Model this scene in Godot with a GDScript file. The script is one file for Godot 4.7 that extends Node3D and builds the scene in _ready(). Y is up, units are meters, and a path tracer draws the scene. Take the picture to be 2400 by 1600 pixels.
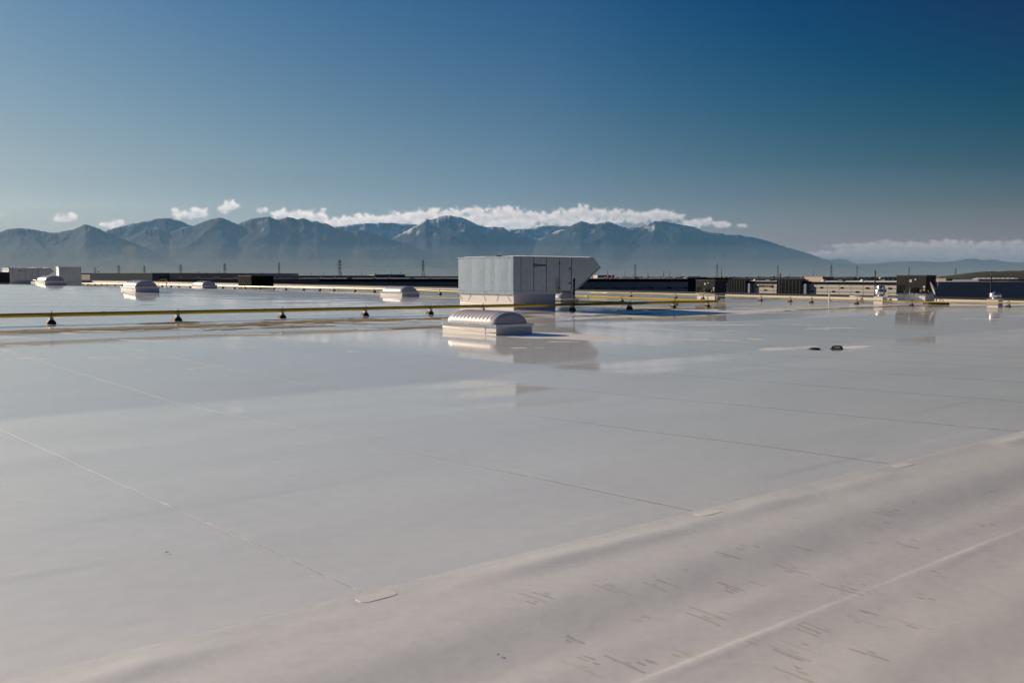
extends Node3D
# A white membrane warehouse roof after rain, low sun from the left, mountains behind.
# World axes follow the building: +X runs across the membrane sheets, -Z along them; y = 0 is the roof at the tripod.

const EYE := 1.75
const YAW := 39.5
const GROUND := -11.0
const SUN_TOWARDS := Vector3(-0.285, 0.325, -0.902)
const SEAM0 := 2.61
const SHEET := 2.845
const RIDGE_Z := -4.37
const EDGE_X := 72.0
const FAR_Z := -262.0

var M := {}
var taken := {}
var rough_noise := FastNoiseLite.new()
var slow_noise := FastNoiseLite.new()
var fold_noise := FastNoiseLite.new()
var rng := RandomNumberGenerator.new()


func _ready() -> void:
	rng.seed = 41
	camera_and_light()
	noises()
	materials()
	ground()
	mountains()
	roof()
	water_film()
	parapet()
	neighbours()
	plain()
	power_lines()
	rooftop_things()
	smoke()


# ------------------------------------------------------------------ camera, sky, sun
func camera_and_light() -> void:
	var c := Camera3D.new()
	c.name = "camera"
	c.fov = 2.0 * rad_to_deg(atan(800.0 / 2200.0))
	c.near = 0.1
	c.far = 120000.0
	c.position = Vector3(0, EYE, 0)
	c.rotation_degrees = Vector3(-3.952, -YAW, 0)
	add_child(c)
	c.current = true
	var sun := DirectionalLight3D.new()
	sun.name = "sun"
	sun.light_energy = 1.6
	sun.light_color = Color(1.0, 0.91, 0.79)
	sun.light_angular_distance = 0.5
	sun.shadow_enabled = true
	add_child(sun)
	sun.look_at_from_position(SUN_TOWARDS * 100.0, Vector3.ZERO, Vector3.UP)
	var e := Environment.new()
	e.background_mode = Environment.BG_SKY
	e.tonemap_mode = Environment.TONE_MAPPER_LINEAR
	e.tonemap_exposure = 1.25
	var sky := Sky.new()
	var sm := PanoramaSkyMaterial.new()
	sm.panorama = ImageTexture.create_from_image(sky_image())
	sky.sky_material = sm
	e.sky = sky
	e.fog_enabled = true
	e.fog_mode = Environment.FOG_MODE_EXPONENTIAL
	e.fog_density = 0.000016
	e.fog_light_color = Color(0.44, 0.74, 1.0)
	e.volumetric_fog_enabled = true
	e.volumetric_fog_density = 0.0
	e.sdfgi_enabled = true
	e.ssao_enabled = true
	e.ssil_enabled = true
	var w := WorldEnvironment.new()
	w.name = "environment"
	w.environment = e
	add_child(w)


# Clear air: brighter and paler towards the sun and towards the horizon.
func sky_colour(d: Vector3) -> Color:
	var gamma := rad_to_deg(acos(clampf(d.dot(SUN_TOWARDS.normalized()), -1, 1)))
	var el := maxf(rad_to_deg(asin(clampf(d.y, -1, 1))), 0.0)
	var k := clampf((gamma - 32.0) / 50.0, -0.3, 1.12)
	# colour of the air 4 and 16 degrees up, near the sun, across from it and away from it
	var o := []
	for i in 3:
		var low: float = three(k, [0.40, 0.46, 0.46][i], [0.215, 0.286, 0.335][i], [0.115, 0.143, 0.153][i])
		var high: float = three(k, [0.110, 0.222, 0.375][i], [0.032, 0.104, 0.228][i], [0.0018, 0.028, 0.093][i])
		var t := (el - 4.0) / 12.0
		t = clampf(t, -0.3, 1.0) + 0.35 * clampf((el - 16.0) / 40.0, 0.0, 1.0)
		var c := exp(lerpf(log(low), log(high), t))
		# the same air seen from outside the valley haze
		var tau := 0.000016 * minf(1900.0 / sin(deg_to_rad(maxf(el, 1.0))), 30000.0) + 0.5 * (1.0 - smoothstep(0.5, 6.4, el))
		c = (c - [0.09, 0.15, 0.21][i] * (1.0 - exp(-tau))) * exp(tau)
		o.append(maxf(c, 0.001) / 1.25)
	return Color(o[0], o[1], o[2])


func three(k: float, a: float, b: float, c: float) -> float:
	return exp(lerpf(log(a), log(b), k * 2.0) if k < 0.5 else lerpf(log(b), log(c), k * 2.0 - 1.0))


func sky_image() -> Image:
	var small := Image.create_empty(512, 256, false, Image.FORMAT_RGBF)
	for y in 256:
		var up := PI * (0.5 - (y + 0.5) / 256.0)
		for x in 512:
			var a := TAU * (x + 0.5) / 512.0
			small.set_pixel(x, y, sky_colour(Vector3(sin(a) * cos(up), sin(up), -cos(a) * cos(up))))
	small.resize(4096, 2048, Image.INTERPOLATE_CUBIC)
	clouds(small)
	return small


# Fair-weather cumulus over the mountains: puffs given as bearing, elevation and half sizes in 1/2200 of a radian round the view axis.
func clouds(im: Image) -> void:
	var n := FastNoiseLite.new()
	n.seed = 5
	n.frequency = 0.045
	n.fractal_octaves = 5
	n.fractal_gain = 0.55
	var puffs := []
	var rows := [
		[-1200, 145, 14, 6], [-1048, 134, 26, 9], [-1030, 138, 17, 10], [-935, 118, 24, 9], [-920, 124, 16, 7], [-780, 150, 15, 8], [-755, 142, 36, 10], [-732, 148, 25, 11],
		[-668, 156, 17, 10], [-655, 163, 17, 13], [-583, 153, 15, 6], [-528, 142, 26, 13], [-500, 140, 42, 15], [-460, 138, 34, 11], [-440, 154, 7, 5],
		[-400, 125, 35, 14], [-340, 128, 55, 15], [-260, 132, 60, 15], [-200, 138, 55, 17], [-140, 142, 50, 14], [-90, 148, 25, 15], [-150, 128, 120, 16],
		[-70, 135, 45, 16], [-20, 142, 50, 19], [40, 138, 60, 14], [0, 122, 90, 18], [90, 132, 40, 13], [130, 140, 40, 16], [165, 150, 24, 17], [200, 143, 50, 13],
		[250, 141, 45, 13], [150, 126, 110, 13], [300, 136, 45, 14], [345, 142, 35, 13], [370, 138, 30, 10], [420, 122, 28, 10], [450, 126, 22, 10], [485, 120, 25, 7], [535, 118, 15, 4],
		[790, 70, 60, 6], [740, 50, 50, 9], [800, 56, 45, 12], [850, 62, 60, 12], [880, 68, 70, 14], [960, 64, 90, 16], [1040, 68, 90, 16], [1130, 66, 90, 16], [1220, 66, 80, 18], [1180, 74, 60, 9], [900, 50, 160, 14], [1120, 48, 200, 16], [1300, 60, 160, 20],
	]
	for r in rows:
		puffs.append(r)
	var yaw := deg_to_rad(YAW)
	for gx in range(-440, 500):
		var a := yaw + gx * TAU / 4096.0
		var px := int(floor(a / TAU * 4096.0))
		var ca := (px + 0.5) / 4096.0 * TAU - yaw
		px = posmod(px, 4096)
		var bx := tan(ca) * 2200.0
		var near := puffs.filter(func(p): return absf(p[0] - bx) < p[2] * 1.5 + 12.0)
		if near.is_empty():
			continue
		for py in range(930, 1024):
			var up := PI * (0.5 - (py + 0.5) / 2048.0)
			var by := tan(up) / cos(ca) * 2200.0
			var lump := n.get_noise_2d(bx * 1.0, by * 1.5)
			var fine := n.get_noise_2d(bx * 3.1 + 400.0, by * 3.6)
			var d := -9.0
			var tall := 0.0
			for p in near:
				var qx: float = (bx - p[0]) / p[2]
				var qy: float = (by - p[1]) / p[3]
				if qy < 0:
					qy *= 1.25
				var s := 1.0 - sqrt(qx * qx + qy * qy)
				if s > d:
					d = s
					tall = qy
			d += lump * 0.8 + fine * 0.3 + 0.12
			var cover := smoothstep(0.04, 0.26, d)
			if cover <= 0.0:
				continue
			var back := im.get_pixel(px, py)
			var bright := clampf(0.58 + 0.42 * tall + lump * 0.8 - 0.18 * smoothstep(0.3, 1.0, d), 0.0, 1.0)
			var sunward := 1.0 - 0.42 * smoothstep(-500.0, 900.0, bx)
			var c := Color(0.58, 0.57, 0.58).lerp(Color(1.15, 1.00, 0.90), bright)
			sunward *= exp(0.9 * (1.0 - smoothstep(0.5, 6.4, rad_to_deg(up)))) / 1.25
			c = Color(c.r * sunward, c.g * sunward, c.b * sunward)
			if bx > 640.0:
				cover *= 0.75
				c = Color(c.r * 0.95, c.g * 0.84, c.b * 0.74)
			im.set_pixel(px, py, back.lerp(c, cover * 0.92))


# ------------------------------------------------------------------ helpers
func noises() -> void:
	rough_noise.seed = 3
	rough_noise.frequency = 0.9
	rough_noise.fractal_octaves = 3
	slow_noise.seed = 8
	slow_noise.frequency = 0.16
	slow_noise.fractal_octaves = 4
	fold_noise.seed = 21
	fold_noise.frequency = 0.55
	fold_noise.fractal_octaves = 3


# metres to the right of and ahead of the tripod -> building axes
func site(right: float, ahead: float, y := 0.0) -> Vector3:
	var c := cos(deg_to_rad(YAW))
	var s := sin(deg_to_rad(YAW))
	return Vector3(c * right + s * ahead, y, s * right - c * ahead)


func numbered(called: String) -> String:
	taken[called] = taken.get(called, -1) + 1
	return called if taken[called] == 0 else "%s_%03d" % [called, taken[called]]


func thing(called: String, label: String, category: String, at := Vector3.ZERO, turn := 0.0, group := "") -> Node3D:
	var o := Node3D.new()
	o.name = numbered(called)
	add_child(o)
	o.position = at
	o.rotation.y = turn
	tag(o, label, category, group)
	return o


func tag(o: Node, label: String, category: String, group := "") -> void:
	o.set_meta("label", label)
	o.set_meta("category", category)
	if group:
		o.set_meta("group", group)


func setting(called: String) -> Node3D:
	var o := Node3D.new()
	o.name = numbered(called)
	o.set_meta("kind", "structure")
	add_child(o)
	return o


func copy(o: Node3D, base: String, at: Vector3, label: String, turn := 0.0) -> Node3D:
	var c: Node3D = o.duplicate()
	c.name = numbered(base)
	add_child(c)
	c.position = at
	c.rotation.y = turn
	c.set_meta("label", label)
	return c


func start(smooth := false) -> SurfaceTool:
	var st := SurfaceTool.new()
	st.begin(Mesh.PRIMITIVE_TRIANGLES)
	st.set_smooth_group(0 if smooth else -1)
	return st


func part(st: SurfaceTool, called: String, m: Material, parent: Node, at := Vector3.ZERO) -> MeshInstance3D:
	st.generate_normals()
	return place(st.commit(), called, m, parent, at)


func place(mesh: Mesh, called: String, m: Material, parent: Node, at := Vector3.ZERO) -> MeshInstance3D:
	var o := MeshInstance3D.new()
	o.name = called
	o.mesh = mesh
	o.material_override = m
	o.position = at
	parent.add_child(o, true)
	return o


func tri(st: SurfaceTool, a: Vector3, b: Vector3, c: Vector3, out: Vector3) -> void:
	if (c - a).cross(b - a).dot(out) < 0.0:
		var k := b
		b = c
		c = k
	st.add_vertex(a)
	st.add_vertex(b)
	st.add_vertex(c)


func quad(st: SurfaceTool, a: Vector3, b: Vector3, c: Vector3, d: Vector3, out: Vector3) -> void:
	tri(st, a, b, c, out)
	tri(st, a, c, d, out)


func box(st: SurfaceTool, c: Vector3, s: Vector3, b := Basis()) -> void:
	var x := b.x * s.x / 2
	var y := b.y * s.y / 2
	var z := b.z * s.z / 2
	for k in 3:
		var n: Vector3 = [x, y, z][k]
		var p: Vector3 = [y, z, x][k]
		var q: Vector3 = [z, x, y][k]
		for sg in [-1, 1]:
			var m: Vector3 = c + n * sg
			quad(st, m - p - q, m + p - q, m + p + q, m - p + q, n * sg)


# box given by two corners
func block(st: SurfaceTool, a: Vector3, b: Vector3) -> void:
	box(st, (a + b) / 2, (b - a).abs())


func tube(st: SurfaceTool, pts: Array, r: float, n := 12, r2 := -1.0) -> void:
	var rings := []
	for i in pts.size():
		var t: Vector3 = (pts[mini(i + 1, pts.size() - 1)] - pts[maxi(i - 1, 0)]).normalized()
		var side := t.cross(Vector3.UP if absf(t.y) < 0.9 else Vector3.RIGHT).normalized()
		var up := side.cross(t)
		var rad := r if r2 < 0 else lerpf(r, r2, float(i) / (pts.size() - 1))
		var ring := []
		for k in n:
			var a := TAU * k / n
			ring.append(pts[i] + (side * cos(a) + up * sin(a)) * rad)
		rings.append(ring)
	for i in pts.size() - 1:
		for k in n:
			var a: Vector3 = rings[i][k]
			var b: Vector3 = rings[i][(k + 1) % n]
			var c: Vector3 = rings[i + 1][(k + 1) % n]
			var d: Vector3 = rings[i + 1][k]
			quad(st, a, b, c, d, (a + b + c + d) / 4 - (pts[i] + pts[i + 1]) / 2)
	for e in [0, pts.size() - 1]:
		var out: Vector3 = (pts[0] - pts[1]) if e == 0 else (pts[e] - pts[e - 1])
		for k in n:
			tri(st, pts[e], rings[e][k], rings[e][(k + 1) % n], out)


func lathe(st: SurfaceTool, profile: Array, n := 24, at := Vector3.ZERO) -> void:
	for i in profile.size() - 1:
		var p: Vector2 = profile[i]
		var q: Vector2 = profile[i + 1]
		for k in n:
			var a := TAU * k / n
			var b := TAU * (k + 1) / n
			var va := Vector3(cos(a), 0, sin(a))
			var vb := Vector3(cos(b), 0, sin(b))
			var up := Vector3(0, 1, 0)
			var out := (va + vb) * (q.y - p.y) * 0.5 + up * (p.x - q.x)
			if out.length() < 1e-9:
				out = va
			quad(st, at + va * p.x + up * p.y, at + vb * p.x + up * p.y, at + vb * q.x + up * q.y, at + va * q.x + up * q.y, out)


# polygon in (x, y), swept from z0 to z1
func prism(st: SurfaceTool, poly: PackedVector2Array, z0: float, z1: float) -> void:
	var mid := Vector2.ZERO
	for p in poly:
		mid += p / poly.size()
	for i in poly.size():
		var a := poly[i]
		var b := poly[(i + 1) % poly.size()]
		var o := Vector2((b - a).y, -(b - a).x)
		if o.dot((a + b) / 2 - mid) < 0:
			o = -o
		quad(st, Vector3(a.x, a.y, z0), Vector3(b.x, b.y, z0), Vector3(b.x, b.y, z1), Vector3(a.x, a.y, z1), Vector3(o.x, o.y, 0))
	var ids := Geometry2D.triangulate_polygon(poly)
	for i in range(0, ids.size(), 3):
		var p := [poly[ids[i]], poly[ids[i + 1]], poly[ids[i + 2]]]
		for z in [z0, z1]:
			tri(st, Vector3(p[0].x, p[0].y, z), Vector3(p[1].x, p[1].y, z), Vector3(p[2].x, p[2].y, z), Vector3(0, 0, z - (z0 + z1) / 2))


# grid of points (rows of equal length) -> mesh with smooth normals, uv in metres / 4, uv2 for the stain map
func grid_mesh(rows: Array, colours: Array = []) -> ArrayMesh:
	var nr := rows.size()
	var nc: int = rows[0].size()
	var v := PackedVector3Array()
	var nm := PackedVector3Array()
	var uv := PackedVector2Array()
	var uv2 := PackedVector2Array()
	var col := PackedColorArray()
	var ix := PackedInt32Array()
	for i in nr:
		for j in nc:
			var p: Vector3 = rows[i][j]
			var dx: Vector3 = rows[i][mini(j + 1, nc - 1)] - rows[i][maxi(j - 1, 0)]
			var dz: Vector3 = rows[mini(i + 1, nr - 1)][j] - rows[maxi(i - 1, 0)][j]
			var n := dx.cross(dz)
			if n.y < 0:
				n = -n
			v.append(p)
			nm.append(n.normalized() if n.length() > 1e-12 else Vector3.UP)
			uv.append(Vector2(p.x, p.z) / 4.0)
			uv2.append(Vector2((p.x + 10.0) / 80.0, (p.z + 75.0) / 80.0))
			if colours:
				col.append(colours[i][j])
	var e1: Vector3 = rows[nr / 2][nc / 2] - rows[nr / 2][nc / 2 - 1]
	var e2: Vector3 = rows[nr / 2][nc / 2] - rows[nr / 2 - 1][nc / 2]
	var flip := e2.cross(e1).y < 0
	for i in nr - 1:
		for j in nc - 1:
			var a := i * nc + j
			if flip:
				ix.append_array([a, a + nc, a + 1, a + 1, a + nc, a + nc + 1])
			else:
				ix.append_array([a, a + 1, a + nc, a + 1, a + nc + 1, a + nc])
	var arr := []
	arr.resize(Mesh.ARRAY_MAX)
	arr[Mesh.ARRAY_VERTEX] = v
	arr[Mesh.ARRAY_NORMAL] = nm
	arr[Mesh.ARRAY_TEX_UV] = uv
	arr[Mesh.ARRAY_TEX_UV2] = uv2
	if colours:
		arr[Mesh.ARRAY_COLOR] = col
	arr[Mesh.ARRAY_INDEX] = ix
	var m := ArrayMesh.new()
	m.add_surface_from_arrays(Mesh.PRIMITIVE_TRIANGLES, arr)
	return m


func plainm(called: String, r: float, g: float, b: float, rough := 0.7, metal := 0.0) -> StandardMaterial3D:
	var m := StandardMaterial3D.new()
	m.resource_name = called
	m.albedo_color = Color(r, g, b).linear_to_srgb()
	m.roughness = rough
	m.metallic = metal
	M[called] = m
	return m


func noise_tex(seed_: int, freq: float, lo: Color, hi: Color, octaves := 4, kind := FastNoiseLite.TYPE_SIMPLEX_SMOOTH) -> ImageTexture:
	var n := FastNoiseLite.new()
	n.seed = seed_
	n.frequency = freq
	n.noise_type = kind
	n.fractal_octaves = octaves
	var im := n.get_seamless_image(512, 512)
	im.convert(Image.FORMAT_RGB8)
	for y in 512:
		for x in 512:
			im.set_pixel(x, y, lo.lerp(hi, im.get_pixel(x, y).r))
	return ImageTexture.create_from_image(im)


func materials() -> void:
	var grain := noise_tex(4, 0.035, Color(0.965, 0.963, 0.96), Color(1, 1, 1), 6)
	var bumps := noise_tex(9, 0.05, Color(0, 0, 0), Color(1, 1, 1), 4)
	var m := plainm("membrane", 0.88, 0.87, 0.835, 0.5)
	m.albedo_texture = grain
	m.heightmap_enabled = true
	m.heightmap_texture = bumps
	m.heightmap_scale = 0.06
	m.detail_enabled = true
	m.detail_uv_layer = BaseMaterial3D.DETAIL_UV_2
	m.detail_blend_mode = BaseMaterial3D.BLEND_MODE_MUL
	m.detail_albedo = ImageTexture.create_from_image(stain_map())
	m = plainm("ridge_membrane", 0.82, 0.80, 0.755, 0.45)
	m.clearcoat_enabled = true
	m.clearcoat = 0.7
	m.clearcoat_roughness = 0.22
	m.albedo_texture = grain
	m.heightmap_enabled = true
	m.heightmap_texture = frost_map()
	m.heightmap_scale = 0.22
	m.detail_enabled = true
	m.detail_uv_layer = BaseMaterial3D.DETAIL_UV_2
	m.detail_blend_mode = BaseMaterial3D.BLEND_MODE_MUL
	m.detail_albedo = ImageTexture.create_from_image(scuff_map())
	m = plainm("silt", 0.40, 0.33, 0.20, 0.95)
	m.metallic_specular = 0.2
	m.uv1_triplanar = true
	m.uv1_scale = Vector3(0.7, 0.7, 0.7)
	m.albedo_texture = noise_tex(23, 0.02, Color(0.75, 0.75, 0.75), Color(1, 1, 1), 6)
	plainm("patch", 0.78, 0.75, 0.70, 0.35)
	plainm("sealant", 0.25, 0.22, 0.19, 0.6)
	m = plainm("curb_white", 0.74, 0.71, 0.69, 0.5)
	m = plainm("film", 1, 1, 1, 0.06)
	m.albedo_color.a = 0.02
	m.metallic_specular = 0.45
	m.transparency = BaseMaterial3D.TRANSPARENCY_ALPHA
	m.heightmap_enabled = true
	m.heightmap_texture = noise_tex(31, 0.012, Color(0, 0, 0), Color(1, 1, 1), 3)
	m.heightmap_scale = 0.05
	m.uv1_scale = Vector3(0.5, 0.5, 1)
	m = plainm("galvanised", 0.50, 0.55, 0.60, 0.25, 1.0)
	m.uv1_triplanar = true
	m.uv1_scale = Vector3(0.6, 0.6, 0.6)
	m.albedo_texture = noise_tex(12, 0.012, Color(0.93, 0.93, 0.93), Color(1, 1, 1), 5)
	plainm("metal_trim", 0.42, 0.43, 0.43, 0.4, 0.85)
	plainm("dark_trim", 0.03, 0.032, 0.034, 0.5)
	plainm("bright_steel", 0.72, 0.70, 0.68, 0.22, 0.95)
	plainm("print_blue", 0.01, 0.03, 0.05, 0.5)
	plainm("acrylic", 0.54, 0.49, 0.51, 0.36)
	m = plainm("gas_yellow", 0.66, 0.46, 0.012, 0.3)
	m.uv1_triplanar = true
	m.albedo_texture = noise_tex(18, 0.02, Color(0.82, 0.8, 0.78), Color(1, 1, 1), 4)
	plainm("rubber", 0.016, 0.014, 0.013, 0.75)
	plainm("strut", 0.35, 0.36, 0.36, 0.45, 0.7)
	plainm("clamp", 0.03, 0.06, 0.11, 0.5)
	plainm("marker_orange", 0.55, 0.24, 0.04, 0.6)
	plainm("unit_grey", 0.045, 0.044, 0.044, 0.55)
	m = plainm("unit_panel", 0.038, 0.038, 0.040, 0.85)
	m.metallic_specular = 0.25
	m = plainm("black", 0.008, 0.008, 0.009, 0.9)
	m.metallic_specular = 0.2
	plainm("sticker", 0.55, 0.55, 0.55, 0.6)
	plainm("sticker_yellow", 0.55, 0.38, 0.01, 0.6)
	plainm("white_pvc", 0.75, 0.74, 0.72, 0.4)
	plainm("dish_grey", 0.22, 0.23, 0.25, 0.6)
	plainm("coping", 0.012, 0.012, 0.014, 0.45)
	plainm("beige_wall", 0.42, 0.37, 0.33, 0.8)
	plainm("pale_wall", 0.42, 0.41, 0.39, 0.8)
	plainm("brown_wall", 0.20, 0.165, 0.13, 0.85)
	plainm("blue_wall", 0.17, 0.22, 0.27, 0.8)
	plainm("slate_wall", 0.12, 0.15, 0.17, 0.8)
	plainm("stripe", 0.19, 0.18, 0.17, 0.8)
	plainm("glass", 0.010, 0.012, 0.014, 0.12)
	plainm("roof_white", 0.62, 0.61, 0.60, 0.6)
	plainm("tan_wall", 0.30, 0.23, 0.16, 0.85)
	plainm("red_paint", 0.45, 0.03, 0.02, 0.5)
	plainm("pylon_steel", 0.06, 0.065, 0.07, 0.7, 0.2)
	plainm("pole_wood", 0.045, 0.035, 0.028, 0.85)
	plainm("leaf", 0.035, 0.05, 0.028, 0.9)
	m = plainm("plain_ground", 0.10, 0.10, 0.075, 0.95)
	m.uv1_world_triplanar = true
	m.uv1_triplanar = true
	m.uv1_scale = Vector3(0.004, 0.004, 0.004)
	m.albedo_texture = noise_tex(77, 0.02, Color(0.45, 0.5, 0.4), Color(1, 1, 1), 5)
	m = plainm("mountain", 1, 1, 1, 0.95)
	m.vertex_color_use_as_albedo = true
	m = plainm("embankment", 0.032, 0.032, 0.02, 0.95)
	plainm("leaf_litter", 0.42, 0.22, 0.06, 0.7)


# sediment left by drying puddles, dust and slight dirt, over 80 x 80 m of the roof
func stain_map() -> Image:
	var s := 1024
	var im := Image.create_empty(s, s, false, Image.FORMAT_RGB8)
	var n := FastNoiseLite.new()
	n.seed = 50
	n.frequency = 0.35
	n.fractal_octaves = 5
	var big := FastNoiseLite.new()
	big.seed = 51
	big.frequency = 0.05
	big.fractal_octaves = 4
	for y in s:
		var z := (y + 0.5) / s * 80.0 - 75.0
		for x in s:
			var wx := (x + 0.5) / s * 80.0 - 10.0
			var k := n.get_noise_2d(wx, z * 2.0)
			var g := 0.985 + 0.022 * big.get_noise_2d(wx, z) + 0.016 * k
			var c := Color(g, g * 0.998, g * 0.994)
			im.set_pixel(x, y, c)
	return im


# dark boot scuffs and tool marks printed on the ridge sheets; same frame as the stain map, finer lattice: 8 x 8 m repeated frame for the strip in front
func scuff_map() -> Image:
	var s := 1024
	var im := Image.create_empty(s, s, false, Image.FORMAT_RGB8)
	var n := FastNoiseLite.new()
	n.seed = 61
	n.frequency = 0.012
	n.fractal_octaves = 5
	for y in s:
		for x in s:
			var g := 0.985 + 0.018 * n.get_noise_2d(x, y)
			im.set_pixel(x, y, Color(g, g * 0.995, g * 0.99))
	var r := RandomNumberGenerator.new()
	r.seed = 9
	# clusters of short parallel tread marks: x, z of the cluster in metres, count
	var steps := []
	for at in [[3.18, -3.72], [3.65, -3.61], [3.9, -3.49], [4.26, -3.58], [4.65, -3.6], [4.85, -3.62], [4.77, -3.16], [5.7, -3.22], [5.76, -3.05], [3.46, -3.18], [3.76, -3.01], [3.69, -2.7], [4.02, -2.56], [4.35, -2.52], [3.71, -2.47], [3.3, -2.76], [6.02, -3.35], [7.36, -3.05], [6.72, -2.93], [2.85, -3.0], [3.04, -2.84], [4.73, -2.8], [3.02, -3.25], [5.87, -2.82], [5.2, -3.4], [5.4, -2.6], [6.4, -3.5], [4.5, -2.3], [4.0, -2.25], [3.5, -2.35], [6.9, -3.5], [7.8, -3.3], [4.2, -3.2], [4.95, -2.45]]:
		steps.append([at[0], at[1], r.randi_range(2, 6)])
	for st in steps:
		var dir := Vector2(0.03, 1.0).rotated(r.randf_range(-0.12, 0.12))
		for k in st[2]:
			var at := Vector2(st[0], st[1]) + Vector2(k * r.randf_range(0.02, 0.05), r.randf_range(-0.05, 0.05))
			var length := r.randf_range(0.02, 0.06) if r.randf() < 0.7 else r.randf_range(0.10, 0.26)
			var dark := r.randf_range(0.80, 0.95)
			for i in 60:
				var p := at + dir * length * (i / 59.0 - 0.5)
				for w in range(-1, 2):
					var q := p + dir.orthogonal() * w * 0.007
					var ux := int(fposmod((q.x + 10.0) / 80.0 * 10.0, 1.0) * s)
					var uy := int(fposmod((q.y + 75.0) / 80.0 * 10.0, 1.0) * s)
					var fade := 1.0 - (1.0 - dark) * (0.45 if w != 0 else 1.0) * (0.6 + 0.4 * r.randf())
					var c0 := im.get_pixel(ux, uy)
					var t := minf(c0.r, fade)
					im.set_pixel(ux, uy, Color(t, minf(c0.g, t * 0.98), minf(c0.b, t * 0.955)))
	return im


# patchy relief of drying frost and water beads
func frost_map() -> ImageTexture:
	var s := 1024
	var im := Image.create_empty(s, s, false, Image.FORMAT_RGB8)
	var cell := FastNoiseLite.new()
	cell.seed = 6
	cell.frequency = 0.19
	cell.fractal_octaves = 3
	var where := FastNoiseLite.new()
	where.seed = 7
	where.frequency = 0.011
	where.fractal_octaves = 4
	for y in s:
		for x in s:
			var k := smoothstep(-0.05, 0.45, where.get_noise_2d(x, y))
			var h := 0.4 + k * smoothstep(0.0, 0.6, cell.get_noise_2d(x, y)) * 0.6
			im.set_pixel(x, y, Color(h, h, h))
	return ImageTexture.create_from_image(im)


# ------------------------------------------------------------------ the roof's shape
func hashed(i: int, j: int) -> float:
	var h := (i * 374761393 + j * 668265263) & 0x7fffffff
	h = ((h ^ (h >> 13)) * 1274126177) & 0x7fffffff
	return float((h ^ (h >> 16)) & 0xffff) / 32767.5 - 1.0


# falls from the ridge by the tripod to a level strip with the drains, then rises again
func base_height(x: float, z: float) -> float:
	var a := -z
	var g := clampf(1.0 - (x - 17.0) / 45.0, 0.25, 1.3)
	var left := 1.0 - smoothstep(11.0, 13.5, x)
	var hump := smoothstep(26.0, 32.0, x) * (0.011 * clampf(a - 15.0, 0.0, 9.0) - 0.0141 * clampf(a - 24.0, 0.0, 7.0))
	return hump - (0.02 + 0.009 * left) * clampf(a - 4.4, 0.0, 10.6) + 0.006 * left * clampf(a - 15.0, 0.0, 16.0) + 0.03 * clampf(a - 31.0, 0.0, 44.0) * g


# insulation boards under the sheet lie a hair out of plane
func roof_height(x: float, z: float) -> float:
	var bz := z / 1.22
	var j := int(floor(bz))
	var bx := x / 2.44 + (0.5 if j % 2 == 0 else 0.0)
	var i := int(floor(bx))
	var fx := bx - i
	var fz := bz - j
	var lo := lerpf(hashed(i, j), hashed(i + 1, j), fx)
	var hi := lerpf(hashed(i, j + 1), hashed(i + 1, j + 1), fx)
	var sink := -0.05 * exp(-(Vector2(x - 22.75, z + 14.2).length_squared()) / 0.5)
	return base_height(x, z) + 0.0075 * lerpf(lo, hi, fz) + 0.002 * slow_noise.get_noise_2d(x, z) + sink


func roof_edge(z: float) -> float:
	return EDGE_X


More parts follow.
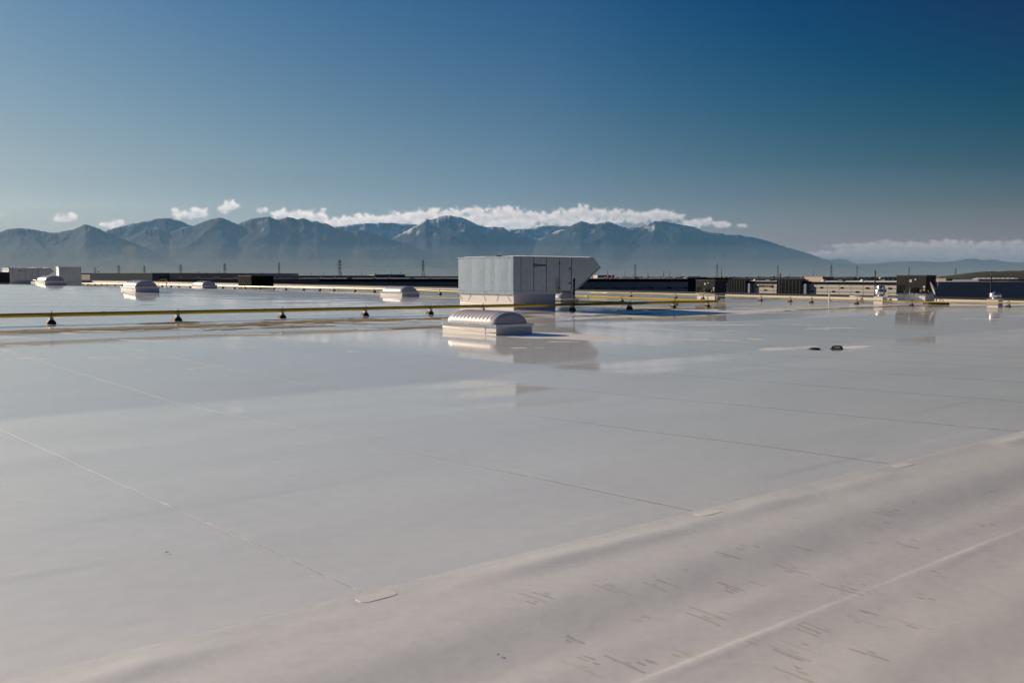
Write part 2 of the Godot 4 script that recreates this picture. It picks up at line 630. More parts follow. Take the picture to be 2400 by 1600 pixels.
func roof() -> void:
	var root := setting("roof")
	root.set_meta("label", "white membrane roof with welded seams and wet patches")
	var zs := []
	var z := RIDGE_Z
	while z > FAR_Z:
		zs.append(z)
		z -= maxf(0.05, 0.011 * absf(z - 0.0))
	zs.append(FAR_Z)
	for k in range(-9, 25):
		var x0 := SEAM0 + SHEET * k
		if x0 > EDGE_X - 0.2:
			break
		var x1 := minf(x0 + SHEET + 0.1, EDGE_X)
		var n := 26 if x0 > -4 and x0 < 24 else 12
		var rows := []
		for zz in zs:
			var row := []
			for i in n + 1:
				var t := float(i) / n
				t = t * t * (1.0 - t) * 0.5 + t * (1.0 - 0.5 * t * (1.0 - t))
				var x := lerpf(x0, x1, t)
				var lift := 0.0035 * (1.0 - smoothstep(0.06, 0.3, x - x0))
				row.append(Vector3(x, roof_height(x, zz) + lift, zz))
			# the cut edge of the sheet
			var e: Vector3 = row[0]
			row.push_front(e + Vector3(-0.001, -0.003, 0))
			rows.append(row)
		place(grid_mesh(rows), "membrane_sheet", M.membrane, root)
		# caulk along the lap, drawn by hand, so a little uneven
		if x0 > -15 and x0 < 60:
			var bead := []
			for q in zs:
				if q < -120.0:
					break
				var row := []
				var wob := 0.004 * rough_noise.get_noise_2d(x0 * 7.0, q * 4.0)
				var fat := 1.0 + 0.7 * rough_noise.get_noise_2d(x0 * 3.0 + 50.0, q * 9.0)
				var h := roof_height(x0, q) + 0.0
				for i in 6:
					var a := PI * i / 5.0
					row.append(Vector3(x0 - 0.004 + wob + cos(a) * -0.0045 * fat, h + sin(a) * 0.0046 * fat, q))
				bead.append(row)
			place(grid_mesh(bead), "seam_bead", M.sealant, root)
	# two sheets laid along the ridge, wrinkled where people walk
	var spans := [[-4.47, -2.66], [-2.73, 0.4], [0.33, 3.4], [3.33, 7.0]]
	for s in spans.size():
		var za: float = spans[s][0]
		var zb: float = spans[s][1]
		var rows := []
		var nz := int((zb - za) / (0.035 if s < 2 else 0.25))
		var xs := []
		var x := -22.0
		while x < EDGE_X:
			xs.append(x)
			x += 0.05 if x > -1.0 and x < 12.0 and s < 2 else 0.4
		xs.append(EDGE_X)
		for i in nz + 1:
			var zz := lerpf(za, zb, float(i) / nz)
			var row := []
			for xx in xs:
				var edge := 0.0022 * (1.0 - smoothstep(0.08, 0.25, zz - za))
				row.append(Vector3(xx, ridge_height(xx, zz) + edge, zz))
			rows.append(row)
		var lip := []
		for p in rows[0]:
			lip.append(p + Vector3(0, -0.0022, -0.001))
		rows.push_front(lip)
		var o := place(ridge_mesh(rows), "ridge_sheet", M.ridge_membrane, root)
		o.set_meta("label", "wrinkled white sheet along the ridge with boot scuffs")
	# T-joint cover patches where three sheets meet
	for k in 6:
		var px := SEAM0 + SHEET * k
		var st := start()
		var ol := []
		for c in [[0.125, 0.055], [-0.10, 0.055], [-0.10, -0.055], [0.125, -0.055]]:
			for i in 5:
				var a: float = [0.0, PI / 2, PI, 1.5 * PI][[[0.125, 0.055], [-0.10, 0.055], [-0.10, -0.055], [0.125, -0.055]].find(c)] + PI / 2 * i / 4.0
				ol.append(Vector2(c[0] - signf(c[0]) * 0.035 + cos(a) * 0.035, c[1] - signf(c[1]) * 0.035 + sin(a) * 0.035))
		var ctr := patch_point(px, Vector2.ZERO)
		for i in ol.size():
			var a: Vector2 = ol[i]
			var b: Vector2 = ol[(i + 1) % ol.size()]
			var pa := patch_point(px, a)
			var pb := patch_point(px, b)
			tri(st, ctr, pa, pb, Vector3.UP)
			quad(st, pa, pb, pb - Vector3(0, 0.003, 0), pa - Vector3(0, 0.003, 0), Vector3(a.x + b.x, 0, a.y + b.y))
		part(st, "cover_patch", M.patch, root)


func patch_point(px: float, a: Vector2) -> Vector3:
	var x := px + a.x
	var z := RIDGE_Z + 0.02 + a.y
	var h := maxf(ridge_height(x, maxf(z, -4.47)) + (0.0022 * (1.0 - smoothstep(0.08, 0.25, z + 4.47)) if z > -4.47 else 0.0), roof_height(x, z) + 0.0035)
	return Vector3(x, h + 0.0018, z)


func ridge_height(x: float, z: float) -> float:
	var h := roof_height(x, minf(z, -4.4)) + 0.0035
	var n1 := fold_noise.get_noise_2d(x, 3.0)
	var n2 := fold_noise.get_noise_2d(x * 0.7, 40.0)
	# rounded ridge line
	var crest := -3.68 + 0.05 * n1
	var up := smoothstep(-4.45, crest, z)
	h += 0.020 * up
	h -= 0.028 * smoothstep(crest, crest + 0.55, z) + 0.012 * clampf(z - crest - 0.5, 0, 8)
	# slack gathered beside the lap
	var puff := maxf(0.0, fold_noise.get_noise_2d(x * 0.55 + 9.0, 80.0) + 0.12)
	h += 0.034 * puff * exp(-pow((z + 4.2 + 0.05 * n2) / 0.13, 2.0))
	# raised weld at the middle lap and the crease beside it
	h += (0.001 + 0.007 * n2) * exp(-pow((z + 2.69 + 0.012 * n1) / 0.03, 2.0))
	h += 0.007 * (0.5 + n1) * exp(-pow((z + 2.98 + 0.04 * n2) / 0.10, 2.0))
	# a long low swelling nearer the tripod
	h += 0.009 * exp(-pow((z + 2.12 + 0.05 * n1) / 0.22, 2.0))
	h += 0.0014 * rough_noise.get_noise_2d(x * 3.2, z * 3.2)
	return h


func ridge_mesh(rows: Array) -> ArrayMesh:
	var m := grid_mesh(rows)
	var arr := m.surface_get_arrays(0)
	var uv2: PackedVector2Array = arr[Mesh.ARRAY_TEX_UV2]
	var uv: PackedVector2Array = arr[Mesh.ARRAY_TEX_UV]
	for i in uv2.size():
		uv2[i] *= 10.0
		uv[i] *= 3.0
	arr[Mesh.ARRAY_TEX_UV2] = uv2
	arr[Mesh.ARRAY_TEX_UV] = uv
	var o := ArrayMesh.new()
	o.add_surface_from_arrays(Mesh.PRIMITIVE_TRIANGLES, arr)
	return o


# ------------------------------------------------------------------ rain water still lying on the membrane
func wetness(x: float, z: float) -> float:
	var a := -z
	var n := slow_noise.get_noise_2d(x * 1.3 + 70.0, z * 1.3)
	var n2 := slow_noise.get_noise_2d(x * 5.0, z * 5.0 + 90.0)
	# a skin of rain water nearly everywhere; it has dried in streaks, along the silt line and under the parapet
	var streak := slow_noise.get_noise_2d((0.77 * x + 0.64 * z) * 0.9 + 11.0, (0.64 * x - 0.77 * z) * 4.5)
	var w := 0.62 + (1.35 * streak + 0.3 * n2) * smoothstep(9.0, 20.0, a) + 0.4 * streak * smoothstep(36.0, 44.0, a)
	w -= 0.45 * exp(-pow((a - 33.6 + 1.2 * n) / 1.6, 2.0))
	w = minf(w, (a - 4.40) * 2.0)
	w = minf(w, (68.0 - x) * 0.5 + 1.5 * n)
	# drier islands: lee of the big unit, lee of the near skylight, round the drains
	w = minf(w, island(x, z, Vector2(38.0, -33.2), Vector2(6.0, 3.2), n2))
	w = minf(w, island(x, z, Vector2(44.5, -32.2), Vector2(4.0, 1.1), n2))
	w = minf(w, island(x, z, Vector2(20.7, -23.0), Vector2(1.5, 1.9), n2))
	w = minf(w, island(x, z, Vector2(20.9, -21.4), Vector2(0.9, 1.2), n2))
	w = minf(w, island(x, z, Vector2(21.9, -14.9), Vector2(1.3, 0.4), n2))
	w = minf(w, island(x, z, Vector2(23.6, -13.9), Vector2(0.7, 0.35), n2))
	return w


func island(x: float, z: float, c: Vector2, r: Vector2, n: float) -> float:
	return Vector2((x - c.x) / r.x, (z - c.y) / r.y).length() - 1.0 + 0.5 * n


# mesh of the part of the roof where field() is above 0, with its outline cut through the cells
func cut_sheet(field: Callable, height: Callable, x0: float, x1: float, z0: float, z1: float, step: float, growth: float) -> ArrayMesh:
	var st := start(true)
	var nx := int((x1 - x0) / step)
	var w := []
	var pts := []
	var j := 0
	while true:
		var z := z0 - j * step * (1.0 + j * growth)
		if z < z1:
			break
		var wr := PackedFloat32Array()
		var pr := PackedVector3Array()
		for i in nx + 1:
			var x := x0 + i * step
			var v: float = field.call(x, z)
			wr.append(v)
			pr.append(Vector3(x, height.call(x, z), z))
		w.append(wr)
		pts.append(pr)
		j += 1
	for q in pts.size() - 1:
		for i in nx:
			var c := [[w[q][i], pts[q][i]], [w[q][i + 1], pts[q][i + 1]], [w[q + 1][i + 1], pts[q + 1][i + 1]], [w[q + 1][i], pts[q + 1][i]]]
			var poly := []
			for k in 4:
				var a: Array = c[k]
				var b: Array = c[(k + 1) % 4]
				if a[0] > 0:
					poly.append(a[1])
				if (a[0] > 0) != (b[0] > 0):
					poly.append(a[1].lerp(b[1], a[0] / (a[0] - b[0])))
			for k in range(1, poly.size() - 1):
				for p in [poly[0], poly[k + 1], poly[k]]:
					st.set_uv(Vector2(p.x, p.z) / 4.0)
					st.add_vertex(p)
	st.index()
	st.generate_normals()
	return st.commit()


func film_height(x: float, z: float) -> float:
	var pool := smoothstep(13.0, 16.0, -z) * (1.0 - smoothstep(29.0, 33.0, -z))
	return lerpf(roof_height(x, z) + 0.008, base_height(x, z) + 0.0145 + 0.001 * slow_noise.get_noise_2d(x * 0.8 + 30.0, z * 0.8), pool)


# half sizes of the silt beds left where puddles dried: x, z, along x, along z
func silt(x: float, z: float) -> float:
	var best := -1.0
	var k := slow_noise.get_noise_2d(x * 2.2, z * 5.0) + 0.7 * rough_noise.get_noise_2d(x * 1.3, z * 4.0)
	for b in [[9.5, -34.5, 9.5, 0.62], [20.0, -34.9, 5.5, 0.7], [20.3, -30.1, 1.3, 0.5], [34.0, -33.1, 3.0, 0.5], [26.5, -33.7, 3.2, 0.42], [15.5, -32.6, 2.4, 0.3], [13.0, -36.0, 1.5, 0.6], [56.0, -31.5, 9.0, 0.5], [43.0, -54.0, 6.0, 0.6], [41.0, -36.2, 5.0, 0.35]]:
		var d := Vector2((x - b[0]) / b[2], (z - b[1]) / b[3]).length()
		best = maxf(best, 1.0 - d)
	return best + 0.95 * k - 0.12


func water_film() -> void:
	var o := place(cut_sheet(wetness, film_height, -14.0, EDGE_X - 0.4, -4.455, -150.0, 0.3, 0.0012), "rain_water", M.film, self)
	o.set_meta("kind", "structure")
	o.set_meta("label", "thin rain water standing on the white roof")
	var d := place(cut_sheet(silt, func(x: float, z: float) -> float: return film_height(x, z) + 0.006, -2.0, 66.0, -29.0, -56.0, 0.13, 0.0), "silt", M.silt, self)
	tag(d, "thin brown silt left in streaks where rain water has dried", "silt")
	d.set_meta("kind", "stuff")


func parapet() -> void:
	var t := thing("parapet", "low white parapet wall with black metal coping along the roof edge", "wall", Vector3(EDGE_X, 0, 0))
	var n := 60
	for k in 2:
		var st := start()
		for i in n:
			var z0 := lerpf(12.0, FAR_Z, float(i) / n)
			var z1 := lerpf(12.0, FAR_Z, float(i + 1) / n)
			var y0 := 0.1 + 0.0028 * -minf(z0, 0)
			var y1 := 0.1 + 0.0028 * -minf(z1, 0)
			if k == 0:
				quad(st, Vector3(0, -0.6, z0), Vector3(0, -0.6, z1), Vector3(0, y1 - 0.08, z1), Vector3(0, y0 - 0.08, z0), Vector3.LEFT)
				quad(st, Vector3(0.3, GROUND, z0), Vector3(0.3, GROUND, z1), Vector3(0.3, y1 - 0.08, z1), Vector3(0.3, y0 - 0.08, z0), Vector3.RIGHT)
				quad(st, Vector3(0, y0 - 0.08, z0), Vector3(0, y1 - 0.08, z1), Vector3(0.3, y1 - 0.08, z1), Vector3(0.3, y0 - 0.08, z0), Vector3.UP)
			else:
				for q in [[-0.04, -0.16, -0.04, 0.0, Vector3.LEFT], [-0.04, 0.0, 0.34, 0.0, Vector3.UP], [0.34, 0.0, 0.34, -0.16, Vector3.RIGHT]]:
					quad(st, Vector3(q[0], y0 + q[1], z0), Vector3(q[0], y1 + q[1], z1), Vector3(q[2], y1 + q[3], z1), Vector3(q[2], y0 + q[3], z0), q[4])
		part(st, ["wall", "coping"][k], [M.curb_white, M.coping][k], t)
	var f := thing("parapet", "far white parapet wall with black coping closing the roof's end", "wall", Vector3(0, 0, FAR_Z))
	var st := start()
	block(st, Vector3(-20, GROUND, -0.3), Vector3(EDGE_X - 0.01, 0.75, -0.001))
	part(st, "wall", M.curb_white, f)
	st = start()
	block(st, Vector3(-20, 0.752, -0.35), Vector3(EDGE_X - 0.05, 0.85, 0.05))
	part(st, "coping", M.coping, f)


func ground() -> void:
	var rows := []
	for i in 41:
		var row := []
		for j in 41:
			row.append(Vector3((j - 20) * 4000.0, GROUND, (i - 20) * 4000.0))
		rows.append(row)
	var o := place(grid_mesh(rows), "ground", M.plain_ground, self)
	o.set_meta("kind", "structure")
	o.set_meta("label", "flat valley floor reaching to the mountains")


# ------------------------------------------------------------------ mountains
# ridge lines surveyed from the tripod: bearing and elevation in 1/2200 of a radian
func mountains() -> void:
	var rs := {
		"left_hills": [19000.0, 3600.0, [-1330, 92, -1200, 103, -1174, 110, -1149, 113, -1116, 110, -1088, 104, -1062, 102, -1021, 110, -996, 122, -984, 119, -955, 108, -945, 102, -907, 88, -868, 73, -830, 55, -780, 34, -740, 10]],
		"left_back": [25000.0, 3200.0, [-960, 92, -949, 106, -919, 115, -873, 125, -822, 135, -794, 135, -771, 128, -748, 118, -700, 110, -640, 90]],
		"middle_left": [21000.0, 3900.0, [-915, 70, -899, 90, -856, 109, -822, 111, -800, 104, -766, 115, -741, 119, -703, 133, -677, 137, -659, 130, -639, 121, -613, 133, -590, 137, -567, 139, -544, 132, -523, 139, -513, 137, -503, 133, -485, 135, -465, 128, -455, 129, -442, 123, -432, 123, -416, 115, -396, 109, -376, 104, -358, 109, -332, 105, -312, 95, -281, 86, -248, 79, -217, 65, -192, 50, -150, 25, -120, 8]],
		"snowy_back": [29000.0, 3200.0, [-450, 100, -411, 115, -376, 121, -345, 123, -307, 125, -268, 124, -243, 123, -200, 118, -160, 108, -60, 100, 2, 109, 38, 111, 78, 118, 104, 118, 130, 118, 180, 112, 260, 108, 330, 112, 400, 100]],
		"peak": [23000.0, 4200.0, [-300, 70, -281, 88, -258, 101, -217, 121, -202, 135, -187, 133, -171, 139, -146, 142, -123, 139, -100, 131, -80, 120, -59, 114, -44, 116, -31, 114, -21, 115, 0, 102, 27, 96, 53, 86, 90, 78, 130, 60, 180, 30]],
		"right_massif": [22000.0, 4200.0, [20, 30, 60, 82, 100, 105, 124, 111, 150, 124, 160, 129, 181, 124, 206, 124, 221, 129, 237, 124, 257, 115, 277, 114, 298, 114, 308, 119, 334, 129, 354, 128, 372, 125, 398, 120, 423, 116, 443, 107, 461, 102, 487, 101, 500, 97, 530, 97, 574, 89, 619, 76, 649, 66, 667, 61, 693, 54, 723, 43, 753, 34, 783, 30, 830, 22, 900, 10]],
		"right_low": [27000.0, 2500.0, [700, 20, 783, 30, 798, 29, 842, 30, 887, 34, 917, 36, 961, 36, 1006, 33, 1036, 36, 1065, 42, 1083, 42, 1104, 38, 1128, 40, 1155, 34, 1200, 33, 1280, 36, 1400, 30]],
		"far_cone": [42000.0, 3000.0, [720, 28, 747, 39, 768, 42, 786, 37, 804, 30, 840, 20]],
	}
	var root := setting("mountains")
	root.set_meta("label", "blue hazy mountain range streaked with snow")
	for key in rs:
		var dist: float = rs[key][0]
		var depth: float = rs[key][1]
		var line: Array = rs[key][2]
		var n := FastNoiseLite.new()
		n.seed = hash(key) % 1000
		n.frequency = 0.00055
		n.fractal_octaves = 4
		n.noise_type = FastNoiseLite.TYPE_SIMPLEX
		n.fractal_type = FastNoiseLite.FRACTAL_RIDGED
		var f := FastNoiseLite.new()
		f.seed = 3 + hash(key) % 1000
		f.frequency = 0.0012
		f.fractal_octaves = 4
		var fine := FastNoiseLite.new()
		fine.seed = 5
		fine.frequency = 0.05
		fine.fractal_octaves = 3
		var rows := []
		var cols := []
		var steps := 34
		for i in steps + 9:
			rows.append([])
			cols.append([])
		var b: float = line[0]
		var at := 0
		while b <= line[line.size() - 2]:
			while at < line.size() - 4 and b > line[at + 2]:
				at += 2
			var el := lerpf(line[at + 1], line[at + 3], clampf((b - line[at]) / (line[at + 2] - line[at]), 0, 1))
			var jag := 2.2 * fine.get_noise_2d(b * 3.0, dist)
			var smooth_el := el
			el += jag
			for i in steps + 9:
				var t := i - 8.0  # rows behind the crest, then in front
				var p: Vector3
				var h: float
				if t < 0:
					var d := dist - t * 260.0
					h = (el / 2200.0 * dist + EYE) * (1.0 + t * 0.10)
					p = site(b / 2200.0 * d, d, maxf(h, GROUND - 30.0))
				else:
					var u := t / steps
					el = smooth_el + jag * (1.0 - smoothstep(0.0, 0.2, u))
					var d := dist - depth * u
					var side := b / 2200.0 * dist
					var spur := n.get_noise_2d(side, -d * 0.7)
					h = (el / 2200.0 * dist + EYE) * pow(1.0 - u, 1.25)
					h *= 1.0 + (spur * 0.09 - 0.03) * smoothstep(0.0, 0.12, u) * (1.0 - u * 0.5) * (1.0 if u < 1 else 0.0)
					h = minf(h, (el / 2200.0 - 0.0012 * minf(t, 4.0)) * d + EYE) if t > 0 else h
					p = site(b / 2200.0 * d, d, maxf(h - 20.0 * u, GROUND - 30.0))
				rows[i].append(p)
				var cold := clampf((p.y - 1050.0) / 500.0, 0, 1)
				var s := f.get_noise_3d(p.x * 1.6, p.y * 3.0, p.z * 1.6)
				var snow := smoothstep(0.24, 0.34, s + 0.30 * cold - 0.22) * smoothstep(800.0, 1100.0, p.y) * (1.0 - smoothstep(4.0, 12.0, t))
				if key in ["peak", "right_massif"]:
					snow = maxf(snow, smoothstep(0.10, 0.2, s + 0.22 * cold - 0.03 - 0.25 * absf(t) / 14.0) * smoothstep(900.0, 1100.0, p.y))
				if key == "snowy_back":
					snow = smoothstep(-0.15, 0.3, s + 0.05)
				cols[i].append(Color(0.010, 0.014, 0.019).lerp(Color(0.75, 0.77, 0.80), snow))
			b += 2.6
		var o := place(grid_mesh(rows, cols), "mountain_" + key, M.mountain, root)
		o.set_meta("label", "ridge of hazy blue mountains")
	# grassed embankment beyond the dark blue building
	var rows := []
	for i in 13:
		var row := []
		for j in 61:
			var bb := 960.0 + j * 9.0
			var d := 760.0 + i * 22.0
			var top := 1.0 + 5.8 * smoothstep(960.0, 1130.0, bb) + 2.0 * smoothstep(1120.0, 1300.0, bb)
			var y := lerpf(GROUND, top, smoothstep(0.0, 6.0, i)) if i < 8 else lerpf(top, GROUND, (i - 7) / 5.0)
			row.append(site(bb / 2200.0 * d, d, y + 0.5 * fold_noise.get_noise_2d(j * 0.7, i * 0.9)))
		rows.append(row)
	var hill := place(grid_mesh(rows), "hill", M.embankment, self)
	hill.set_meta("kind", "structure")
	hill.set_meta("label", "dark grassed embankment beyond the blue building")


# ------------------------------------------------------------------ neighbouring warehouses
# a wall seen from the roof: origin at its left foot, x along the wall, z outwards to the viewer
func facade(called: String, label: String, bl: float, dl: float, br: float, dr: float, top: float, depth: float, wall: Material, kind := "building") -> Array:
	var a := site(bl / 2200.0 * dl, dl)
	var b := site(br / 2200.0 * dr, dr)
	var along := b - a
	var t := thing(called, label, kind, Vector3(a.x, GROUND, a.z), atan2(-along.z, along.x))
	var length := along.length()
	var high := top - GROUND
	var st := start()
	block(st, Vector3(0, 0, -depth), Vector3(length, high, 0))
	part(st, "wall", wall, t)
	return [t, length, high]


func piece(t: Node3D, called: String, m: Material, x0: float, x1: float, y0: float, y1: float, z0: float, z1: float) -> MeshInstance3D:
	var st := start()
	block(st, Vector3(x0, y0, z0), Vector3(x1, y1, z1))
	return part(st, called, m, t)


func neighbours() -> void:
	# pale building with a sunlit wall, corner towards us
	var f := facade("warehouse", "pale beige warehouse with a long sunlit wall and small wall lamps", -1150, 420, -842, 330, 2.6, 60, M.beige_wall)
	for i in 8:
		piece(f[0], "wall_lamp", M.dark_trim, 22.0 + i * 14.5, 22.5 + i * 14.5, f[2] - 3.2, f[2] - 2.7, 0.001, 0.4)
	piece(f[0], "end_parapet", M.beige_wall, f[1] - 16.0, f[1] - 0.01, f[2] + 0.002, f[2] + 0.45, -59.9, -0.1)
	f = facade("warehouse", "end of the pale warehouse with shade put into its dark wall colour, and an open loading dock", -842, 329, -560, 372, 3.0, 40, M.slate_wall)  # same pale building; this end's shade is put into a darker wall colour
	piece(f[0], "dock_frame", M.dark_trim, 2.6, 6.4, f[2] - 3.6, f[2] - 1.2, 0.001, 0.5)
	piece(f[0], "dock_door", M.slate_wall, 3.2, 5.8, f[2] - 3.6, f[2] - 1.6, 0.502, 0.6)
	f = facade("warehouse", "low brown panelled warehouse with small white roof vents", -800, 265, -600, 262, 1.15, 55, M.brown_wall)
	for i in 7:
		piece(f[0], "wall_panel", M.brown_wall, i * f[1] / 7 + 0.05, (i + 1) * f[1] / 7 - 0.05, 0, f[2] - 0.05, 0.001, 0.12)
	for i in 7:
		roof_vent(f[0], Vector3(1.5 + i * 3.7, f[2], -3.0 - (i % 3) * 3.0))
	# black-capped blue building across the yard
	f = facade("warehouse", "very long blue-grey warehouse with a black capping band and high slot windows", -600, 350, 446, 350, 0.95, 90, M.blue_wall)
	piece(f[0], "capping_band", M.black, 0, f[1], f[2] - 1.15, f[2] + 0.01, 0.002, 0.4)
	piece(f[0], "roof_deck", M.roof_white, 0.5, f[1] - 0.5, f[2] + 0.012, f[2] + 0.1, -89, -0.6)
	for i in 12:
		piece(f[0], "window", M.glass, 87.0 + i * 6.6, 88.7 + i * 6.6, f[2] - 3.7, f[2] - 3.1, 0.001, 0.08)
	piece(f[0], "window_band", M.slate_wall, 80.0, f[1] - 0.2, f[2] - 3.75, f[2] - 3.05, 0.0005, 0.04)
	for i in 22:
		roof_vent(f[0], Vector3(4.0 + i * 7.3 + (i % 3) * 1.3, f[2] + 0.1, -3.0 - (i % 4) * 5.0), i % 3 == 1)
	for i in 2:
		var st := start(true)
		tube(st, [Vector3(131.5 + i * 1.6, f[2] + 0.1, -2), Vector3(131.5 + i * 1.6, f[2] + 1.5, -2)], 0.28, 10)
		part(st, "red_vent_pipe", M.red_paint, f[0])
	f = facade("entrance_block", "tall black entrance block with a white top strip beside the blue warehouse", 412, 300, 504, 296, 1.35, 12, M.black)
	piece(f[0], "top_strip", M.roof_white, 0.2, 3.4, f[2] + 0.002, f[2] + 0.5, -3, -0.1)
	# pale panelled building with dark glazed bays
	f = facade("warehouse", "pale panelled warehouse with black glazed bays and roof sign lettering", 500, 296, 912, 240, 0.30, 60, M.pale_wall)
	var t: Node3D = f[0]
	var L: float = f[1]
	var H: float = f[2]
	piece(t, "capping_band", M.black, 0, L, H - 0.55, H + 0.01, 0.002, 0.35)
	piece(t, "roof_deck", M.roof_white, 0.5, L - 0.5, H + 0.012, H + 0.1, -59, -0.5)
	for y in [2.6, 1.55]:
		piece(t, "stripe", M.stripe, 0.01, L - 0.01, H - y - 0.22, H - y, 0.0015, 0.05)
	for i in 16:
		piece(t, "panel_joint", M.stripe, i * L / 16.0 + 0.3, i * L / 16.0 + 0.36, 0, H - 0.6, 0.001, 0.03)
	for b in [[0.045, 0.165], [0.36, 0.508]]:
		var bay := piece(t, "glazed_bay", M.glass, b[0] * L, b[1] * L, 0, H + 0.75, 0.003, 1.6)
		bay.set_meta("label", "black glazed bay")
		for i in 7:
			var st := start()
			var x := lerpf(b[0], b[1], (i + 0.5) / 7.0) * L
			block(st, Vector3(x - 0.04, 0, 1.602), Vector3(x + 0.04, H + 0.4, 1.66))
			part(st, "mullion", M.dark_trim, bay)
		piece(t, "bay_return", M.blue_wall, b[1] * L + 0.001, b[1] * L + 1.4, 0, H - 0.6, 0.06, 1.3)
	for w in [[0.012, 1.35], [0.205, 1.35], [0.26, 2.4], [0.335, 2.45], [0.30, 1.4], [0.54, 2.45], [0.59, 1.4], [0.655, 2.45], [0.70, 1.4], [0.78, 2.45], [0.83, 1.4], [0.94, 1.4]]:
		piece(t, "window", M.glass, w[0] * L, w[0] * L + 1.1, H - w[1] - 0.42, H - w[1], 0.06, 0.1)
	var tm := TextMesh.new()
	tm.text = "Quinton Corral"
	tm.font = SystemFont.new()
	tm.font.font_names = PackedStringArray(["Droid Serif"])
	tm.font_size = 64
	tm.pixel_size = 0.0125
	tm.depth = 0.1
	place(tm, "lettering", M.dark_trim, t, Vector3(0.267 * L, H - 1.25, 0.12))
	for i in 14:
		roof_vent(t, Vector3(3.0 + i * 3.4, H + 0.1, -2.0 - (i % 4) * 4.0), i % 2 == 0)
	# dark blue pair on the right
	f = facade("warehouse", "dark blue warehouse with two window rows, lower half of the pair", 912, 250, 1092, 274, 0.05, 8, M.blue_wall)
	piece(f[0], "capping_band", M.black, 0, f[1], f[2] - 0.35, f[2] + 0.01, 0.002, 0.3)
	piece(f[0], "roof_deck", M.roof_white, 0.3, f[1] - 0.3, f[2] + 0.012, f[2] + 0.3, -7.5, -0.4)
	for i in 6:
		piece(f[0], "window", M.glass, 4.5 + i * 2.9, 5.6 + i * 2.9, f[2] - (1.25 if i % 2 == 0 else 2.05), f[2] - (0.95 if i % 2 == 0 else 1.75), 0.001, 0.08)
	f = facade("penthouse", "small tan plant room with two dark louvres on the blue warehouse", 1016, 292, 1050, 295, 1.2, 5, M.tan_wall)
	for i in 2:
		piece(f[0], "louvre", M.black, 0.3 + i * 1.7, 1.7 + i * 1.7, f[2] - 1.0, f[2] - 0.45, 0.001, 0.06)
	f = facade("warehouse", "tall dark blue warehouse with scattered square windows and dock doors", 1092, 274, 1330, 308, 0.9, 8, M.blue_wall)
	piece(f[0], "capping_band", M.black, 0, f[1], f[2] - 0.35, f[2] + 0.01, 0.002, 0.3)
	for i in 9:
		piece(f[0], "window", M.glass, 1.0 + i * 2.3, 1.4 + i * 2.3, f[2] - (1.15 if i % 2 == 0 else 1.65), f[2] - (0.85 if i % 2 == 0 else 1.35), 0.001, 0.08)
	for i in 9:
		piece(f[0], "dock_door", M.black, 3.4 + i * 1.0 + (1.6 if i > 4 else 0.0), 3.9 + i * 1.0 + (1.6 if i > 4 else 0.0), f[2] - 3.9, f[2] - 2.9, 0.001, 0.07)
	for i in 26:
		piece(f[0], "snow_guard", M.roof_white, 0.3 + i * 0.9, 0.85 + i * 0.9, f[2] + 0.012, f[2] + 0.22 + 0.12 * (i % 3), -2.0, -0.6)
	# a further row
	f = facade("warehouse", "distant slate warehouse, long and low, behind the brown one", -790, 640, -270, 660, 2.4, 60, M.slate_wall)
	f = facade("warehouse", "distant grey box warehouse behind the row of street lamps", -322, 700, -250, 705, 3.4, 60, M.slate_wall)
	f = facade("warehouse", "distant pale warehouse beside the tallest pylon", -252, 705, -120, 720, 2.0, 60, M.beige_wall)
	f = facade("warehouse", "distant dark roofed shed left of the smoke", -1040, 620, -860, 600, 4.0, 40, M.slate_wall)
	f = facade("warehouse", "distant flat cream warehouse seen over the glazed bays", 520, 520, 800, 500, 0.8, 60, M.pale_wall)
	f = facade("warehouse", "distant tan warehouse block over the right glazed bay", 727, 480, 752, 480, 1.6, 30, M.tan_wall)
	f = facade("warehouse", "long distant cream depot in front of the tree belt", 200, 800, 240, 800, 3.0, 40, M.beige_wall)


func roof_vent(t: Node3D, at: Vector3, low := false) -> void:
	var st := start()
	if low:
		prism(st, PackedVector2Array([Vector2(-0.9, 0), Vector2(-0.7, 0.45), Vector2(0.7, 0.45), Vector2(0.9, 0)]), -0.6, 0.6)
	else:
		prism(st, PackedVector2Array([Vector2(-0.5, 0), Vector2(0.35, 0.62), Vector2(0.5, 0.55), Vector2(0.5, 0)]), -0.3, 0.3)
	part(st, "roof_vent", M.slate_wall if low else M.roof_white, t, at + Vector3(0, 0.002, 0))


